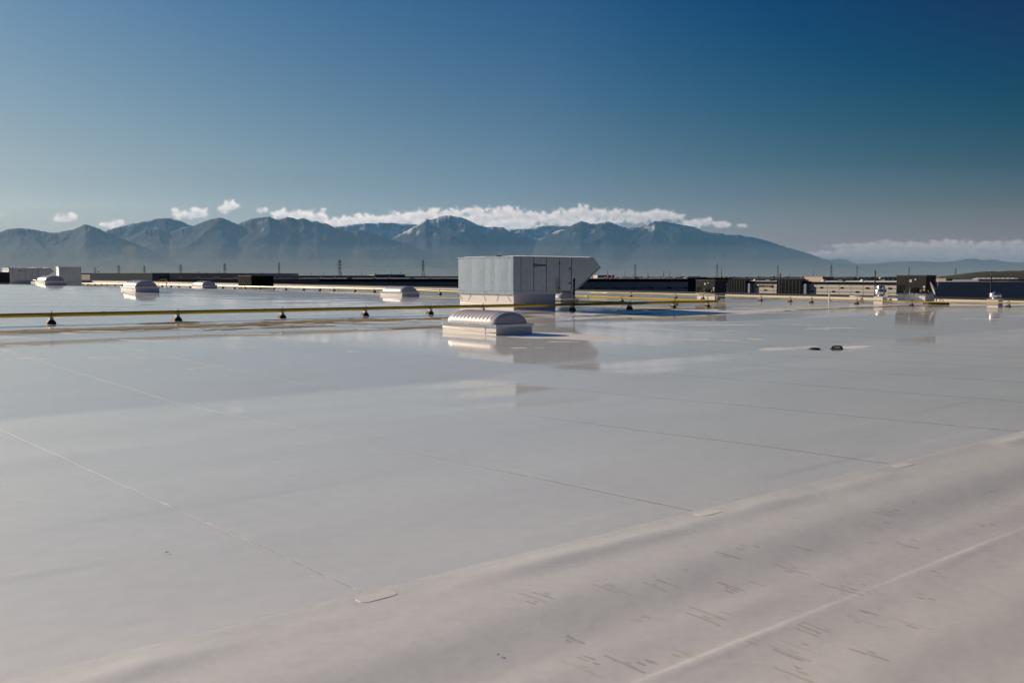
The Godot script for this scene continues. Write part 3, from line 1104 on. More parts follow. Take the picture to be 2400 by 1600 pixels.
# ------------------------------------------------------------------ the plain: far buildings, trees
func plain() -> void:
	var r := RandomNumberGenerator.new()
	r.seed = 77
	var mats := [M.beige_wall, M.roof_white, M.tan_wall, M.slate_wall, M.pale_wall]
	for i in 90:
		var d := r.randf_range(800.0, 3600.0)
		var b := r.randf_range(-1180.0, 1150.0)
		if b < 300.0 and r.randf() < 0.35:
			b = r.randf_range(300.0, 900.0)
		var t := thing("distant_building", "%s %s flat-roofed building with a %s roof far out on the plain" % [["low", "long"][int(i % 7 > 3)], ["beige", "white", "tan", "slate", "pale grey"][i % 5], "white" if i % 3 else "dark"], "building", site(b / 2200.0 * d, d, GROUND), r.randf_range(0, PI), "far buildings on the plain")
		var w := r.randf_range(14, 60)
		var h := r.randf_range(5.0, 11.0)
		var st := start()
		block(st, Vector3(-w / 2, -1, -9), Vector3(w / 2, h, 9))
		part(st, "wall", mats[i % 5], t)
		st = start()
		block(st, Vector3(-w / 2 - 0.4, h + 0.002, -9.4), Vector3(w / 2 + 0.4, h + 0.6, 9.4))
		part(st, "roof", M.roof_white if i % 3 else M.slate_wall, t)
	# trees that read as one dark belt
	var st := start()
	for i in 5200:
		var d := r.randf_range(1300.0, 5200.0)
		var b := r.randf_range(-1220.0, 1220.0)
		if b < 150.0 and r.randf() < 0.6:
			b = r.randf_range(150.0, 1220.0)
		var p := site(b / 2200.0 * d, d, GROUND)
		var hgt := r.randf_range(5.0, 12.0) * (0.75 if b < 200 else 1.0)
		for k in 3:
			var c := p + Vector3(r.randf_range(-4, 4), hgt * r.randf_range(0.4, 0.75), r.randf_range(-4, 4))
			var s := hgt * r.randf_range(0.22, 0.42)
			var top := [Vector3(s, 0, 0), Vector3(0, 0, s), Vector3(-s, 0, 0), Vector3(0, 0, -s)]
			for q in 4:
				tri(st, c + top[q], c + top[(q + 1) % 4], c + Vector3(r.randf_range(-1, 1), s * 1.1, r.randf_range(-1, 1)), Vector3.UP)
				tri(st, c + top[q], c + top[(q + 1) % 4], c - Vector3(0, hgt * 0.75, 0), top[q] + top[(q + 1) % 4])
	var belt := part(st, "woodland", M.leaf, self)
	tag(belt, "dark belt of trees across the far valley floor", "trees")
	belt.set_meta("kind", "stuff")


func pylon_mesh(h: float) -> ArrayMesh:
	var st := start()
	var w := 4.2
	var levels := [0.0, 0.16, 0.3, 0.42, 0.53, 0.63, 0.72, 0.8, 0.88, 0.95, 1.0]
	var corner := func(k: int, l: float) -> Vector3:
		var s := lerpf(w, 1.1, minf(l / 0.6, 1.0)) * (1.0 if l < 0.95 else 0.7)
		return Vector3([-1, 1, 1, -1][k] * s, l * h, [-1, -1, 1, 1][k] * s)
	for i in levels.size() - 1:
		for k in 4:
			var a: Vector3 = corner.call(k, levels[i])
			var b: Vector3 = corner.call(k, levels[i + 1])
			var c: Vector3 = corner.call((k + 1) % 4, levels[i + 1])
			var d: Vector3 = corner.call((k + 1) % 4, levels[i])
			tube(st, [a, b], 0.17, 4)
			tube(st, [a, c], 0.08, 4)
			tube(st, [d, b], 0.08, 4)
			tube(st, [b, c], 0.08, 4)
	st.generate_normals()
	return st.commit()


func arms_mesh(h: float) -> ArrayMesh:
	var st := start()
	for l in [0.66, 0.78, 0.9]:
		var reach: float = {0.66: 6.5, 0.78: 7.5, 0.9: 5.5}[l]
		for s in [-1, 1]:
			for z in [-0.8, 0.8]:
				tube(st, [Vector3(s * 1.0, l * h, z), Vector3(s * reach, l * h, 0)], 0.17, 4)
				tube(st, [Vector3(s * 1.0, l * h + 1.6, z), Vector3(s * reach, l * h, 0)], 0.14, 4)
			tube(st, [Vector3(s * reach, l * h, 0), Vector3(s * reach, l * h - 1.6, 0)], 0.16, 5)
	st.generate_normals()
	return st.commit()


func power_lines() -> void:
	var body := pylon_mesh(38.0)
	var arms := arms_mesh(38.0)
	# bearing, elevation of the top (1/2200 rad)
	var tops := [[-975, 22], [-920, 27], [-860, 26], [-775, 29], [-672, 31], [-545, 33], [-403, 40], [-208, 39], [288, 29], [480, 30], [622, 27], [747, 27], [807, 26], [929, 22], [1038, 20]]
	var spots := []
	for i in tops.size():
		var d: float = 25.25 * 2200.0 / tops[i][1]
		var at := site(tops[i][0] / 2200.0 * d, d, GROUND)
		spots.append(at)
		var t := thing("pylon", "steel lattice pylon carrying power lines across the valley", "pylon", at, 0.5 + 0.2 * (i % 3), "pylons on the skyline")
		if i == 7:
			t.set_meta("label", "dark steel lattice pylon close behind the pale distant warehouse")
		place(body, "tower", M.pylon_steel, t)
		place(arms, "cross_arms", M.pylon_steel, t)
	for i in tops.size() - 1:
		for k in 2:
			if spots[i].distance_to(spots[i + 1]) > 900.0 and i != 7:
				continue
			var pts := []
			var y: float = [29.6, 34.2][k]
			for q in 13:
				var u := q / 12.0
				pts.append(spots[i].lerp(spots[i + 1], u) + Vector3(0, y - 12.0 * 4.0 * u * (1.0 - u) * 0.6, 0))
			var st := start()
			tube(st, pts, 0.07, 4)
			var w := part(st, numbered("power_cable"), M.pylon_steel, self)
			tag(w, "thin power cable sagging between two pylons", "cable", "power cables on the skyline")
	var poles := [[-1186, 20, 300], [-1037, 12, 500], [-1010, 8, 700], [-967, 14, 600], [-890, 10, 800], [-843, 13, 900], [-820, 9, 700], [-790, 8, 800], [-732, 12, 600], [-716, 11, 600], [-684, 13, 700], [-610, 10, 800], [-585, 12, 700], [-470, 9, 800], [-440, 10, 700], [-400, 11, 600], [-352, 12, 800], [-320, 11, 800], [-282, 12, 800], [-260, 11, 800],
		[223, 14, 600], [264, 12, 700], [318, 11, 700], [355, 12, 400], [369, 13, 700], [490, 18, 450], [628, 8, 260], [650, 8, 800], [705, 13, 700], [850, 15, 236], [1122, 13, 215]]
	for p in poles:
		var d: float = p[2]
		var top: float = p[1] / 2200.0 * d + EYE
		var t := thing("utility_pole", "thin dark utility pole with a short crossarm on the skyline", "pole", site(p[0] / 2200.0 * d, d, GROUND), 0.7, "poles on the skyline")
		var st := start()
		tube(st, [Vector3.ZERO, Vector3(0, top - GROUND, 0)], 0.2, 6, 0.13)
		part(st, "shaft", M.pole_wood, t)
		st = start()
		box(st, Vector3(0, top - GROUND - 0.7, 0), Vector3(2.2, 0.16, 0.16))
		part(st, "crossarm", M.pole_wood, t)


func smoke() -> void:
	# mist lying over the valley floor
	var bank := thing("valley_mist", "pale mist lying low in front of the mountains", "mist", site(0, 11500.0, GROUND))
	bank.rotation.y = deg_to_rad(-YAW)
	bank.set_meta("kind", "stuff")
	var mm := FogMaterial.new()
	mm.resource_name = "mist"
	mm.albedo = Color(0.90, 0.95, 0.93)
	mm.density = 0.000018
	for hgt in [230.0, 420.0, 680.0]:
		var mv := FogVolume.new()
		mv.name = "mist_layer"
		mv.shape = RenderingServer.FOG_VOLUME_SHAPE_ELLIPSOID
		mv.size = Vector3(60000.0, hgt, 9000.0 + hgt * 6.0)
		mv.material = mm
		bank.add_child(mv, true)
	var air := thing("valley_haze", "blue haze filling the air before the mountains", "haze", site(0, 12500.0, GROUND))
	air.rotation.y = deg_to_rad(-YAW)
	air.set_meta("kind", "stuff")
	var am := FogMaterial.new()
	am.resource_name = "haze_blue"
	am.albedo = Color(0.57, 0.78, 0.97)
	am.density = 0.000021
	for hgt in [1700.0, 2600.0]:
		var av := FogVolume.new()
		av.name = "haze_layer"
		av.shape = RenderingServer.FOG_VOLUME_SHAPE_ELLIPSOID
		av.size = Vector3(64000.0, hgt, 11500.0)
		av.material = am
		air.add_child(av, true)
	# extra smoky haze, added to brighten the mountains on the left
	var extra_haze := thing("added_haze", "smoky haze added to brighten the left foothills", "smoke", site(-4600.0, 10000.0, GROUND))
	extra_haze.set_meta("kind", "stuff")
	extra_haze.rotation.y = deg_to_rad(-YAW)
	for q in [[0.0, 9000.0, 1500.0], [-900.0, 5600.0, 1000.0]]:
		var dv := FogVolume.new()
		dv.name = "added_haze_layer"
		dv.shape = RenderingServer.FOG_VOLUME_SHAPE_ELLIPSOID
		dv.size = Vector3(q[1], q[2], 5000.0)
		dv.position.x = q[0]
		dv.material = mm
		extra_haze.add_child(dv, true)
	var t := thing("smoke_plume", "faint pale smoke plume rising behind the dark distant shed", "smoke", site(-890.0 / 2200.0 * 5200.0, 5200.0, GROUND))
	var fm := FogMaterial.new()
	fm.resource_name = "smoke"
	fm.albedo = Color(0.8, 0.82, 0.82)
	fm.density = 0.0035
	for p in [[0, 18, 34, 40], [-4, 55, 44, 60], [8, 92, 44, 60], [2, 130, 64, 60], [-12, 158, 80, 55], [6, 168, 60, 40]]:
		var v := FogVolume.new()
		v.name = "puff"
		v.shape = RenderingServer.FOG_VOLUME_SHAPE_ELLIPSOID
		v.size = Vector3(p[2], p[3], p[2])
		v.position = Vector3(p[0], p[1], 0)
		v.material = fm
		t.add_child(v, true)


# ------------------------------------------------------------------ things on the roof
func rh(x: float, z: float) -> float:
	return base_height(x, z) + 0.004


func rooftop_things() -> void:
	air_unit()
	skylights()
	gas_pipes()
	packaged_units()
	fans_and_vents()
	drains()
	satellite_dish()
	litter()


func air_unit() -> void:
	var at := Vector3(32.5, rh(32.5, -39.3), -39.3)
	var t := thing("air_handler", "big galvanised make-up air unit with sloping intake hood behind the yellow pipe", "air unit", at, 0.0, "galvanised air handlers")
	var b := -at.y  # heights below are above the tripod's roof level
	var D := 5.04
	# curb wrapped in membrane
	var curb := start()
	block(curb, Vector3(0.06, -0.05, -D + 0.06), Vector3(3.13, b + 0.79, -0.06))
	var cp := part(curb, "curb", M.curb_white, t)
	var st := start(true)
	tube(st, [Vector3(0.045, b + 0.22, -D + 0.1), Vector3(0.042, b + 0.17, -2.5), Vector3(0.045, b + 0.16, -0.06)], 0.022, 6)
	part(st, "weld_strip", M.curb_white, cp)
	for w in [[0.3, 1.0], [1.6, -0.8], [2.5, 0.7], [4.2, -0.9], [4.75, 0.8]]:
		st = start(true)
		tube(st, [Vector3(0.052, b + 0.40, -w[0]), Vector3(0.05, b + 0.55, -w[0] - 0.18 * w[1]), Vector3(0.055, b + 0.72, -w[0] - 0.32 * w[1])], 0.012, 5)
		part(st, "wrinkle", M.curb_white, cp)
	# base rail
	st = start()
	block(st, Vector3(-0.03, b + 0.79, -D - 0.03), Vector3(3.42, b + 0.945, 0.03))
	var rail := part(st, "base_rail", M.galvanised, t)
	for z in [-2.55, -2.40]:
		for y in [0.83, 0.90]:
			st = start()
			block(st, Vector3(-0.045, b + y - 0.015, z - 0.02), Vector3(-0.031, b + y + 0.015, z + 0.02))
			part(st, "bolt", M.dark_trim, rail)
	# housing core and its panels
	st = start()
	block(st, Vector3(0.02, b + 0.946, -D + 0.02), Vector3(4.30, b + 2.80, -0.02))
	part(st, "housing", M.dark_trim, t)
	var right := [0.0, 0.52, 1.44, 2.38, 3.37, 4.28]
	for i in 5:
		var st2 := start()
		bowed_panel(st2, Vector3(right[i] + 0.018, b + 0.955, 0.008), Vector3(right[i + 1] - right[i] - 0.036, 0, 0), 1.835, Vector3(0, 0, 1), 0.0015 + 0.001 * (i % 2))
		part(st2, "side_panel", M.galvanised, t)
	var left := [0.0, 0.43, 1.67, 2.55, 3.8, 5.04]
	for i in 5:
		var st2 := start()
		bowed_panel(st2, Vector3(0.0, b + 0.955, -left[i + 1] + 0.004), Vector3(0, 0, left[i + 1] - left[i] - 0.008), 1.835, Vector3(-1, 0, 0), 0.006 + 0.004 * (i % 2))
		part(st2, "end_panel", M.galvanised, t)
	# hinges and latches on the door joints
	for h in [[3.37, 2.52], [3.37, 1.1], [4.16, 2.2], [4.16, 1.38]]:
		st = start()
		block(st, Vector3(h[0] - 0.035, b + h[1] - 0.05, 0.012), Vector3(h[0] + 0.035, b + h[1] + 0.05, 0.05))
		part(st, "latch", M.dark_trim, t)
	# intake hood
	var hood := PackedVector2Array([Vector2(4.30, b + 0.84), Vector2(4.44, b + 0.84), Vector2(6.62, b + 2.30), Vector2(6.06, b + 2.86), Vector2(4.30, b + 2.86)])
	st = start()
	prism(st, hood, -D, 0.012)
	var hp := part(st, "intake_hood", M.galvanised, t)
	st = start()
	var low := PackedVector2Array([Vector2(4.42, b + 0.80), Vector2(6.64, b + 2.27), Vector2(6.60, b + 2.33), Vector2(4.40, b + 0.87)])
	prism(st, low, -D - 0.02, 0.03)
	part(st, "hood_lip", M.metal_trim, hp)
	st = start()
	block(st, Vector3(4.285, b + 0.9, 0.0125), Vector3(4.33, b + 2.85, 0.03))
	part(st, "hood_joint", M.metal_trim, hp)
	for q in [Vector2(5.0, 2.5), Vector2(4.6, 1.6), Vector2(4.7, 1.2)]:
		st = start()
		block(st, Vector3(q.x - 0.02, b + q.y - 0.02, 0.0121), Vector3(q.x + 0.02, b + q.y + 0.02, 0.022))
		part(st, "rivet", M.dark_trim, hp)
	# lid with standing joints
	st = start()
	block(st, Vector3(-0.05, b + 2.795, -D - 0.05), Vector3(4.32, b + 2.86, 0.05))
	var lid := part(st, "lid", M.galvanised, t)
	for i in 13:
		st = start()
		block(st, Vector3(0.45 + i * 0.44 - 0.015, b + 2.861, -D + 0.02), Vector3(0.45 + i * 0.44 + 0.015, b + 2.90, 0.045))
		part(st, "standing_seam", M.metal_trim, lid)
	for i in 7:
		st = start()
		block(st, Vector3(-0.058, b + 2.815, -0.35 - i * 0.7), Vector3(-0.0505, b + 2.835, -0.33 - i * 0.7))
		part(st, "screw", M.dark_trim, lid)
	st = start()
	block(st, Vector3(0.1, b + 2.862, -2.6), Vector3(1.5, b + 2.93, -1.6))
	part(st, "lid_hatch", M.dark_trim, lid)
	# maker's mark on the third panel
	st = start()
	block(st, Vector3(1.47, b + 2.28, 0.020), Vector3(1.66, b + 2.47, 0.026))
	var badge := part(st, "maker_badge", M.print_blue, t)
	st = start()
	prism(st, PackedVector2Array([Vector2(1.50, b + 2.31), Vector2(1.56, b + 2.31), Vector2(1.62, b + 2.42), Vector2(1.60, b + 2.45), Vector2(1.55, b + 2.45)]), 0.0262, 0.030)
	part(st, "badge_emblem", M.galvanised, badge)
	var tm := TextMesh.new()
	tm.text = "GREENHECK"
	tm.font = SystemFont.new()
	tm.font.font_names = PackedStringArray(["Droid Sans"])
	tm.font.font_weight = 700
	tm.font_size = 48
	tm.pixel_size = 0.00255
	tm.depth = 0.008
	place(tm, "lettering", M.print_blue, t, Vector3(2.02, b + 2.375, 0.026))
	# long black scuffs on the sheet metal
	for s in [[0.62, 1.28, 0.95, 1.52], [0.80, 1.22, 1.02, 1.38], [1.0, 1.95, 1.08, 2.05]]:
		st = start()
		tube(st, [Vector3(s[0], b + s[1], 0.013), Vector3((s[0] + s[2]) / 2 - 0.03, b + (s[1] + s[3]) / 2 + 0.03, 0.014), Vector3(s[2], b + s[3], 0.013)], 0.009, 5)
		part(st, "scuff", M.dark_trim, t)
	copy(t, "air_handler", Vector3(33.5, rh(33.5, -166.8) - 0.35, -166.8), "distant galvanised make-up air unit standing behind the far domed skylight")
	# plain galvanised box by the far skylight
	var g := thing("duct_housing", "upright galvanised duct housing next to the distant air unit", "duct", Vector3(29.9, rh(29.9, -122), -122))
	for i in 3:
		var st2 := start()
		bowed_panel(st2, Vector3(i * 0.85 + 0.01, 0.0, 0.0), Vector3(0.83, 0, 0), 2.15, Vector3(0, 0, 1), 0.02 - 0.012 * i)
		part(st2, "side_panel", M.galvanised, g)
	st = start()
	block(st, Vector3(0.0, -0.05, -1.2), Vector3(2.55, 2.15, -0.005))
	part(st, "housing", M.galvanised, g)
	st = start()
	block(st, Vector3(-0.05, 2.152, -1.25), Vector3(2.6, 2.22, 0.08))
	part(st, "lid", M.bright_steel, g)
	# slim marker post by the hood
	var p := thing("post", "slim dark green metal post standing in front of the intake hood", "post", Vector3(36.35, rh(36.35, -38.6), -38.6))
	st = start(true)
	tube(st, [Vector3(0, 0, 0), Vector3(0, 0.85, 0)], 0.028, 8)
	part(st, "stake", M.strut, p)
	st = start(true)
	tube(st, [Vector3(0, 0.80, 0), Vector3(0, 1.72, 0)], 0.06, 10)
	part(st, "sleeve", plainm("post_green", 0.03, 0.045, 0.04, 0.5), p)


# sheet metal with a shallow outward bow and folded edges
func bowed_panel(st: SurfaceTool, o: Vector3, along: Vector3, high: float, out: Vector3, bow: float) -> void:
	st.set_smooth_group(0)
	var n := 8
	for i in n:
		for j in 4:
			var q := []
			for c in [[0, 0], [1, 0], [1, 1], [0, 1]]:
				var u := float(i + c[0]) / n
				var v := float(j + c[1]) / 4
				var lift := bow * sin(PI * u) * (0.4 + 0.6 * sin(PI * v)) + 0.004
				q.append(o + along * u + Vector3(0, high * v, 0) + out * lift)
			quad(st, q[0], q[1], q[2], q[3], out)
	st.set_smooth_group(-1)
	for e in [[Vector3.ZERO, along], [Vector3(0, high, 0), along]]:
		var a: Vector3 = o + e[0]
		quad(st, a, a + e[1], a + e[1] + out * 0.004, a + out * 0.004, Vector3(0, -1 if e[0] == Vector3.ZERO else 1, 0))


func skylights() -> void:
	var W := 1.65
	var L := 3.15
	var z0 := -24.5
	var t := thing("skylight", "ribbed white dome skylight on a white curb, standing alone before the yellow pipe", "skylight", Vector3(19.5, base_height(19.5, z0), z0), 0.0, "domed skylights")
	var st := start()
	block(st, Vector3(0.03, -0.06, -L + 0.03), Vector3(W - 0.03, 0.30, -0.03))
	var curb := part(st, "curb", M.curb_white, t)
	st = start(true)
	tube(st, [Vector3(0.022, 0.17, -L + 0.04), Vector3(0.02, 0.115, -1.6), Vector3(0.02, 0.085, -0.55), Vector3(0.022, 0.08, -0.05)], 0.013, 6)
	part(st, "weld_strip", M.curb_white, curb)
	st = start()
	block(st, Vector3(0.024, -0.02, -0.62), Vector3(0.029, 0.295, -0.60))
	part(st, "sheet_lap", M.sealant, curb)
	st = start()
	for q in [[Vector3(-0.01, 0.262, -L - 0.01), Vector3(0.025, 0.335, 0.01)], [Vector3(W - 0.025, 0.262, -L - 0.01), Vector3(W + 0.01, 0.335, 0.01)], [Vector3(0.026, 0.262, -0.025), Vector3(W - 0.026, 0.335, 0.01)], [Vector3(0.026, 0.262, -L - 0.01), Vector3(W - 0.026, 0.335, -L + 0.025)]]:
		block(st, q[0], q[1])
	for q in [[Vector3(0.0, 0.336, -L), Vector3(0.10, 0.352, 0.0)], [Vector3(W - 0.10, 0.336, -L), Vector3(W, 0.352, 0.0)], [Vector3(0.101, 0.336, -0.10), Vector3(W - 0.101, 0.352, 0.0)], [Vector3(0.101, 0.336, -L), Vector3(W - 0.101, 0.352, -L + 0.10)]]:
		block(st, q[0], q[1])
	var frame := part(st, "frame", M.galvanised, t)
	for i in 9:
		st = start()
		box(st, Vector3(-0.014, 0.30, -0.2 - i * 0.345), Vector3(0.008, 0.016, 0.022))
		part(st, "screw", M.dark_trim, frame)
	# barrel vault with rounded ends and pressed ribs
	st = start(true)
	var nu := 132
	var nv := 26
	var P := []
	for i in nu + 1:
		var s := float(i) / nu
		var z := lerpf(-0.09, -L + 0.09, s)
		var e := absf(s * 2.0 - 1.0)
		var end := pow(maxf(1.0 - pow(e, 14.0), 0.0), 1.0 / 2.6)
		var rib := 0.0
		if s > 0.10 and s < 0.90:
			rib = 0.022 * pow(0.5 - 0.5 * cos((s - 0.10) / 0.80 * TAU * 11.0), 0.8)
		var row := []
		for j in nv + 1:
			var a := PI * j / nv
			var x := W / 2 - (W / 2 - 0.08) * signf(cos(a)) * pow(absf(cos(a)), 0.9) * lerpf(0.55, 1.0, end)
			var y := 0.352 + (0.41 * pow(maxf(sin(a), 0.0), 0.95) + rib * smoothstep(0.12, 0.45, sin(a))) * end
			row.append(Vector3(x, y, z))
		P.append(row)
	for i in nu:
		for j in nv:
			var m: Vector3 = P[i][j] + P[i + 1][j + 1]
			quad(st, P[i][j], P[i + 1][j], P[i + 1][j + 1], P[i][j + 1], m / 2 - Vector3(W / 2, 0.3, lerpf(m.z / 2, -L / 2, 0.15)))
	part(st, "dome", M.acrylic, t)
	for s in [[38.8, -60.2, "white dome skylight beside the lit yellow pipe, left of the big air unit"], [20.6, -64.8, "larger looking domed skylight glinting in the sun on the open wet roof"], [18.9, -81.5, "domed skylight in front of the far galvanised air unit"],
			[38.2, -98.2, "small distant dome skylight overlapping the lit yellow pipe"], [41.2, -45.0, "domed skylight half hidden under the big air unit's hood"]]:
		copy(t, "skylight", Vector3(s[0], base_height(s[0], s[1]), s[1]), s[2])


func pipe_support(high: float) -> Node3D:
	var t := thing("pipe_support", "black rubber pipe support block with metal strut under the yellow gas pipe", "pipe support", Vector3.ZERO, 0.0, "blocks under the near gas pipe")
	var st := start()
	prism(st, PackedVector2Array([Vector2(-0.15, -0.03), Vector2(0.15, -0.03), Vector2(0.15, 0.055), Vector2(0.075, 0.15), Vector2(-0.075, 0.15), Vector2(-0.15, 0.055)]), -0.12, 0.12)
	var blk := part(st, "rubber_block", M.rubber, t)
	st = start()
	block(st, Vector3(-0.151, 0.01, -0.09), Vector3(-0.1502, 0.04, 0.09))
	part(st, "reflector", M.marker_orange, blk)
	st = start()
	block(st, Vector3(-0.065, 0.1505, -0.115), Vector3(0.065, high - 0.09, 0.115))
	part(st, "strut", M.strut, t)
	st = start(true)
	var arc := []
	for i in 9:
		var a := lerpf(-0.25, PI + 0.25, i / 8.0)
		arc.append(Vector3(0, high + sin(a) * 0.09, cos(a) * 0.09))
	tube(st, arc, 0.013, 6)
	part(st, "strap", M.clamp, t)
	st = start(true)
	tube(st, [Vector3(0, high - 0.1, 0.095), Vector3(0, high + 0.17, 0.095)], 0.012, 6)
	part(st, "threaded_rod", M.clamp, t)
	return t


func near_label(x: float) -> String:
	var order := [46.6, 43.4, 39.6, 35.1, 28.9, 25.7, 22.1, 18.0, 13.5, 8.84, 4.0]
	return "black rubber block under the near yellow gas pipe, %s from its elbow" % ordinal(order.find(x) + 1)


func ordinal(n: int) -> String:
	var low := ["", "first", "second", "third", "fourth", "fifth", "sixth", "seventh", "eighth", "ninth", "tenth", "eleventh", "twelfth", "thirteenth", "fourteenth", "fifteenth", "sixteenth", "seventeenth", "eighteenth", "nineteenth"]
	if n < 20:
		return low[n]
	var tens := n / 10
	return ["", "", "twentieth", "thirtieth", "fortieth", "fiftieth"][tens] if n % 10 == 0 else ["", "", "twenty", "thirty", "forty", "fifty"][tens] + "-" + low[n % 10]


func gas_pipes() -> void:
	var pz := -37.4
	var px := 47.5
	var hi := 0.33
	# the near run, across the sheets
	var st := start(true)
	var pts := []
	for i in 29:
		var x := lerpf(-12.0, px, i / 28.0)
		pts.append(Vector3(x, rh(x, pz) + hi, pz))
	tube(st, pts, 0.079, 16)
	var near := part(st, numbered("gas_pipe"), M.gas_yellow, self)
	tag(near, "long yellow gas pipe on rubber blocks running past the near skylight", "pipe")
	for x in [1.0, 10.6, 17.1, 23.6, 31.6]:
		st = start(true)
		tube(st, [Vector3(x, rh(x, pz) + hi, pz), Vector3(x + 0.16, rh(x, pz) + hi, pz)], 0.087, 16)
		part(st, "weld_collar", M.gas_yellow, near)
	# elbow and the run that leads away
	st = start(true)
	pts = []
	for i in 9:
		var a := PI / 2 * i / 8.0
		pts.append(Vector3(px + 0.01 + 0.3 * sin(a), rh(px, pz) + hi, pz - 0.3 + 0.3 * cos(a)))
	for i in 60:
		var z := lerpf(pz - 0.9, -235.0, i / 59.0)
		pts.append(Vector3(px + 0.31, rh(px, z) + hi, z))
	tube(st, pts, 0.079, 16)
	var away := part(st, numbered("gas_pipe"), M.gas_yellow, self)
	tag(away, "yellow gas pipe with sun glinting along it, leading away to the roof's far end", "pipe")
	for z in [-49.5, -62.0, -75.0]:
		st = start(true)
		tube(st, [Vector3(px + 0.31, rh(px, z) + hi, z), Vector3(px + 0.31, rh(px, z) + hi, z + 0.3)], 0.088, 16)
		part(st, "weld_collar", M.gas_yellow, away)
	# branch from the near run to the big unit
	st = start(true)
	tube(st, [Vector3(40.4, rh(40, pz) + hi, pz - 0.079), Vector3(40.4, rh(40, -38.5) + hi, -38.6), Vector3(39.6, rh(40, -39.8) + hi, -40.3), Vector3(36.4, rh(36.4, -42.5) + 0.30, -42.6)], 0.05, 10)
	var br := part(st, numbered("gas_pipe"), M.gas_yellow, self)
	tag(br, "short thinner gas pipe branching off under the big air unit's hood", "pipe")
	# thin run by the parapet
	st = start(true)
	pts = []
	for i in 20:
		var z := lerpf(-12.0, -62.0, i / 19.0)
		pts.append(Vector3(60.5, rh(60.5, z) + 0.28, z))
	tube(st, pts, 0.042, 10)
	var thin := part(st, numbered("gas_pipe"), M.gas_yellow, self)
	tag(thin, "thin yellow gas pipe on blocks beside the white parapet", "pipe")
	# expansion loop far off
	st = start(true)
	var lz := -127.0
	var lh := rh(44.5, lz)
	tube(st, [Vector3(20.0, rh(24.0, lz) - 0.15, lz), Vector3(43.0, lh + 0.28, lz), Vector3(43.4, lh + 0.32, lz), Vector3(43.5, lh + 0.95, lz), Vector3(43.7, lh + 1.08, lz), Vector3(44.3, lh + 1.08, lz), Vector3(44.5, lh + 0.95, lz), Vector3(44.5, lh + 0.0, lz)], 0.06, 10)
	var loop := part(st, numbered("gas_pipe"), M.gas_yellow, self)
	tag(loop, "distant yellow gas pipe bent up into a square loop", "pipe")
	# supports
	var proto := pipe_support(hi)
	var first := true
	for x in [4.0, 8.84, 13.5, 18.0, 22.1, 25.7, 28.9, 35.1, 39.6, 43.4, 46.6]:
		var at := Vector3(x, rh(x, pz), pz)
		if first:
			proto.position = at
			proto.set_meta("label", near_label(x))
			first = false
		else:
			copy(proto, "pipe_support", at, near_label(x))
	var k := 0
	var z := -41.0
	while z > -205.0:
		var c := copy(proto, "pipe_support", Vector3(px + 0.31, rh(px, z), z), "rubber block under the receding gas pipe, %s from its elbow" % ordinal(k + 1), PI / 2)
		c.set_meta("group", "blocks under the receding gas pipe")
		k += 1
		z -= 3.1 + 0.6 * (k % 3) + (1.2 if z > -60 else 0.0)
	var count := 0
	for zz in [-16.0, -25.2, -31.4, -35.4, -39.0, -40.8, -43.4, -47.5, -49.0, -51.9, -57.0]:
		var c := copy(proto, "pipe_support", Vector3(60.5, rh(60.5, zz) - 0.05, zz), "rubber block under the thin parapet gas pipe, %s from its nearer end" % ordinal(count + 1), PI / 2)
		count += 1
		c.set_meta("group", "blocks under the thin gas pipe")
	for q in [[67.2, -38.9], [68.0, -37.0]]:
		var c := copy(proto, "pipe_support", Vector3(q[0], rh(q[0], q[1]), q[1]), "rubber block carrying the grey conduit by the round exhaust fan", PI / 2)
		c.set_meta("group", "blocks under the grey conduit")
	st = start(true)
	tube(st, [Vector3(67.0, rh(67, -39) + 0.36, -39.8), Vector3(67.6, rh(67, -38) + 0.36, -38.0), Vector3(68.2, rh(68, -36) + 0.36, -36.6)], 0.035, 8)
	var cd := part(st, numbered("conduit"), M.strut, self)
	tag(cd, "short grey conduit between the round exhaust fan and dark unit", "conduit")


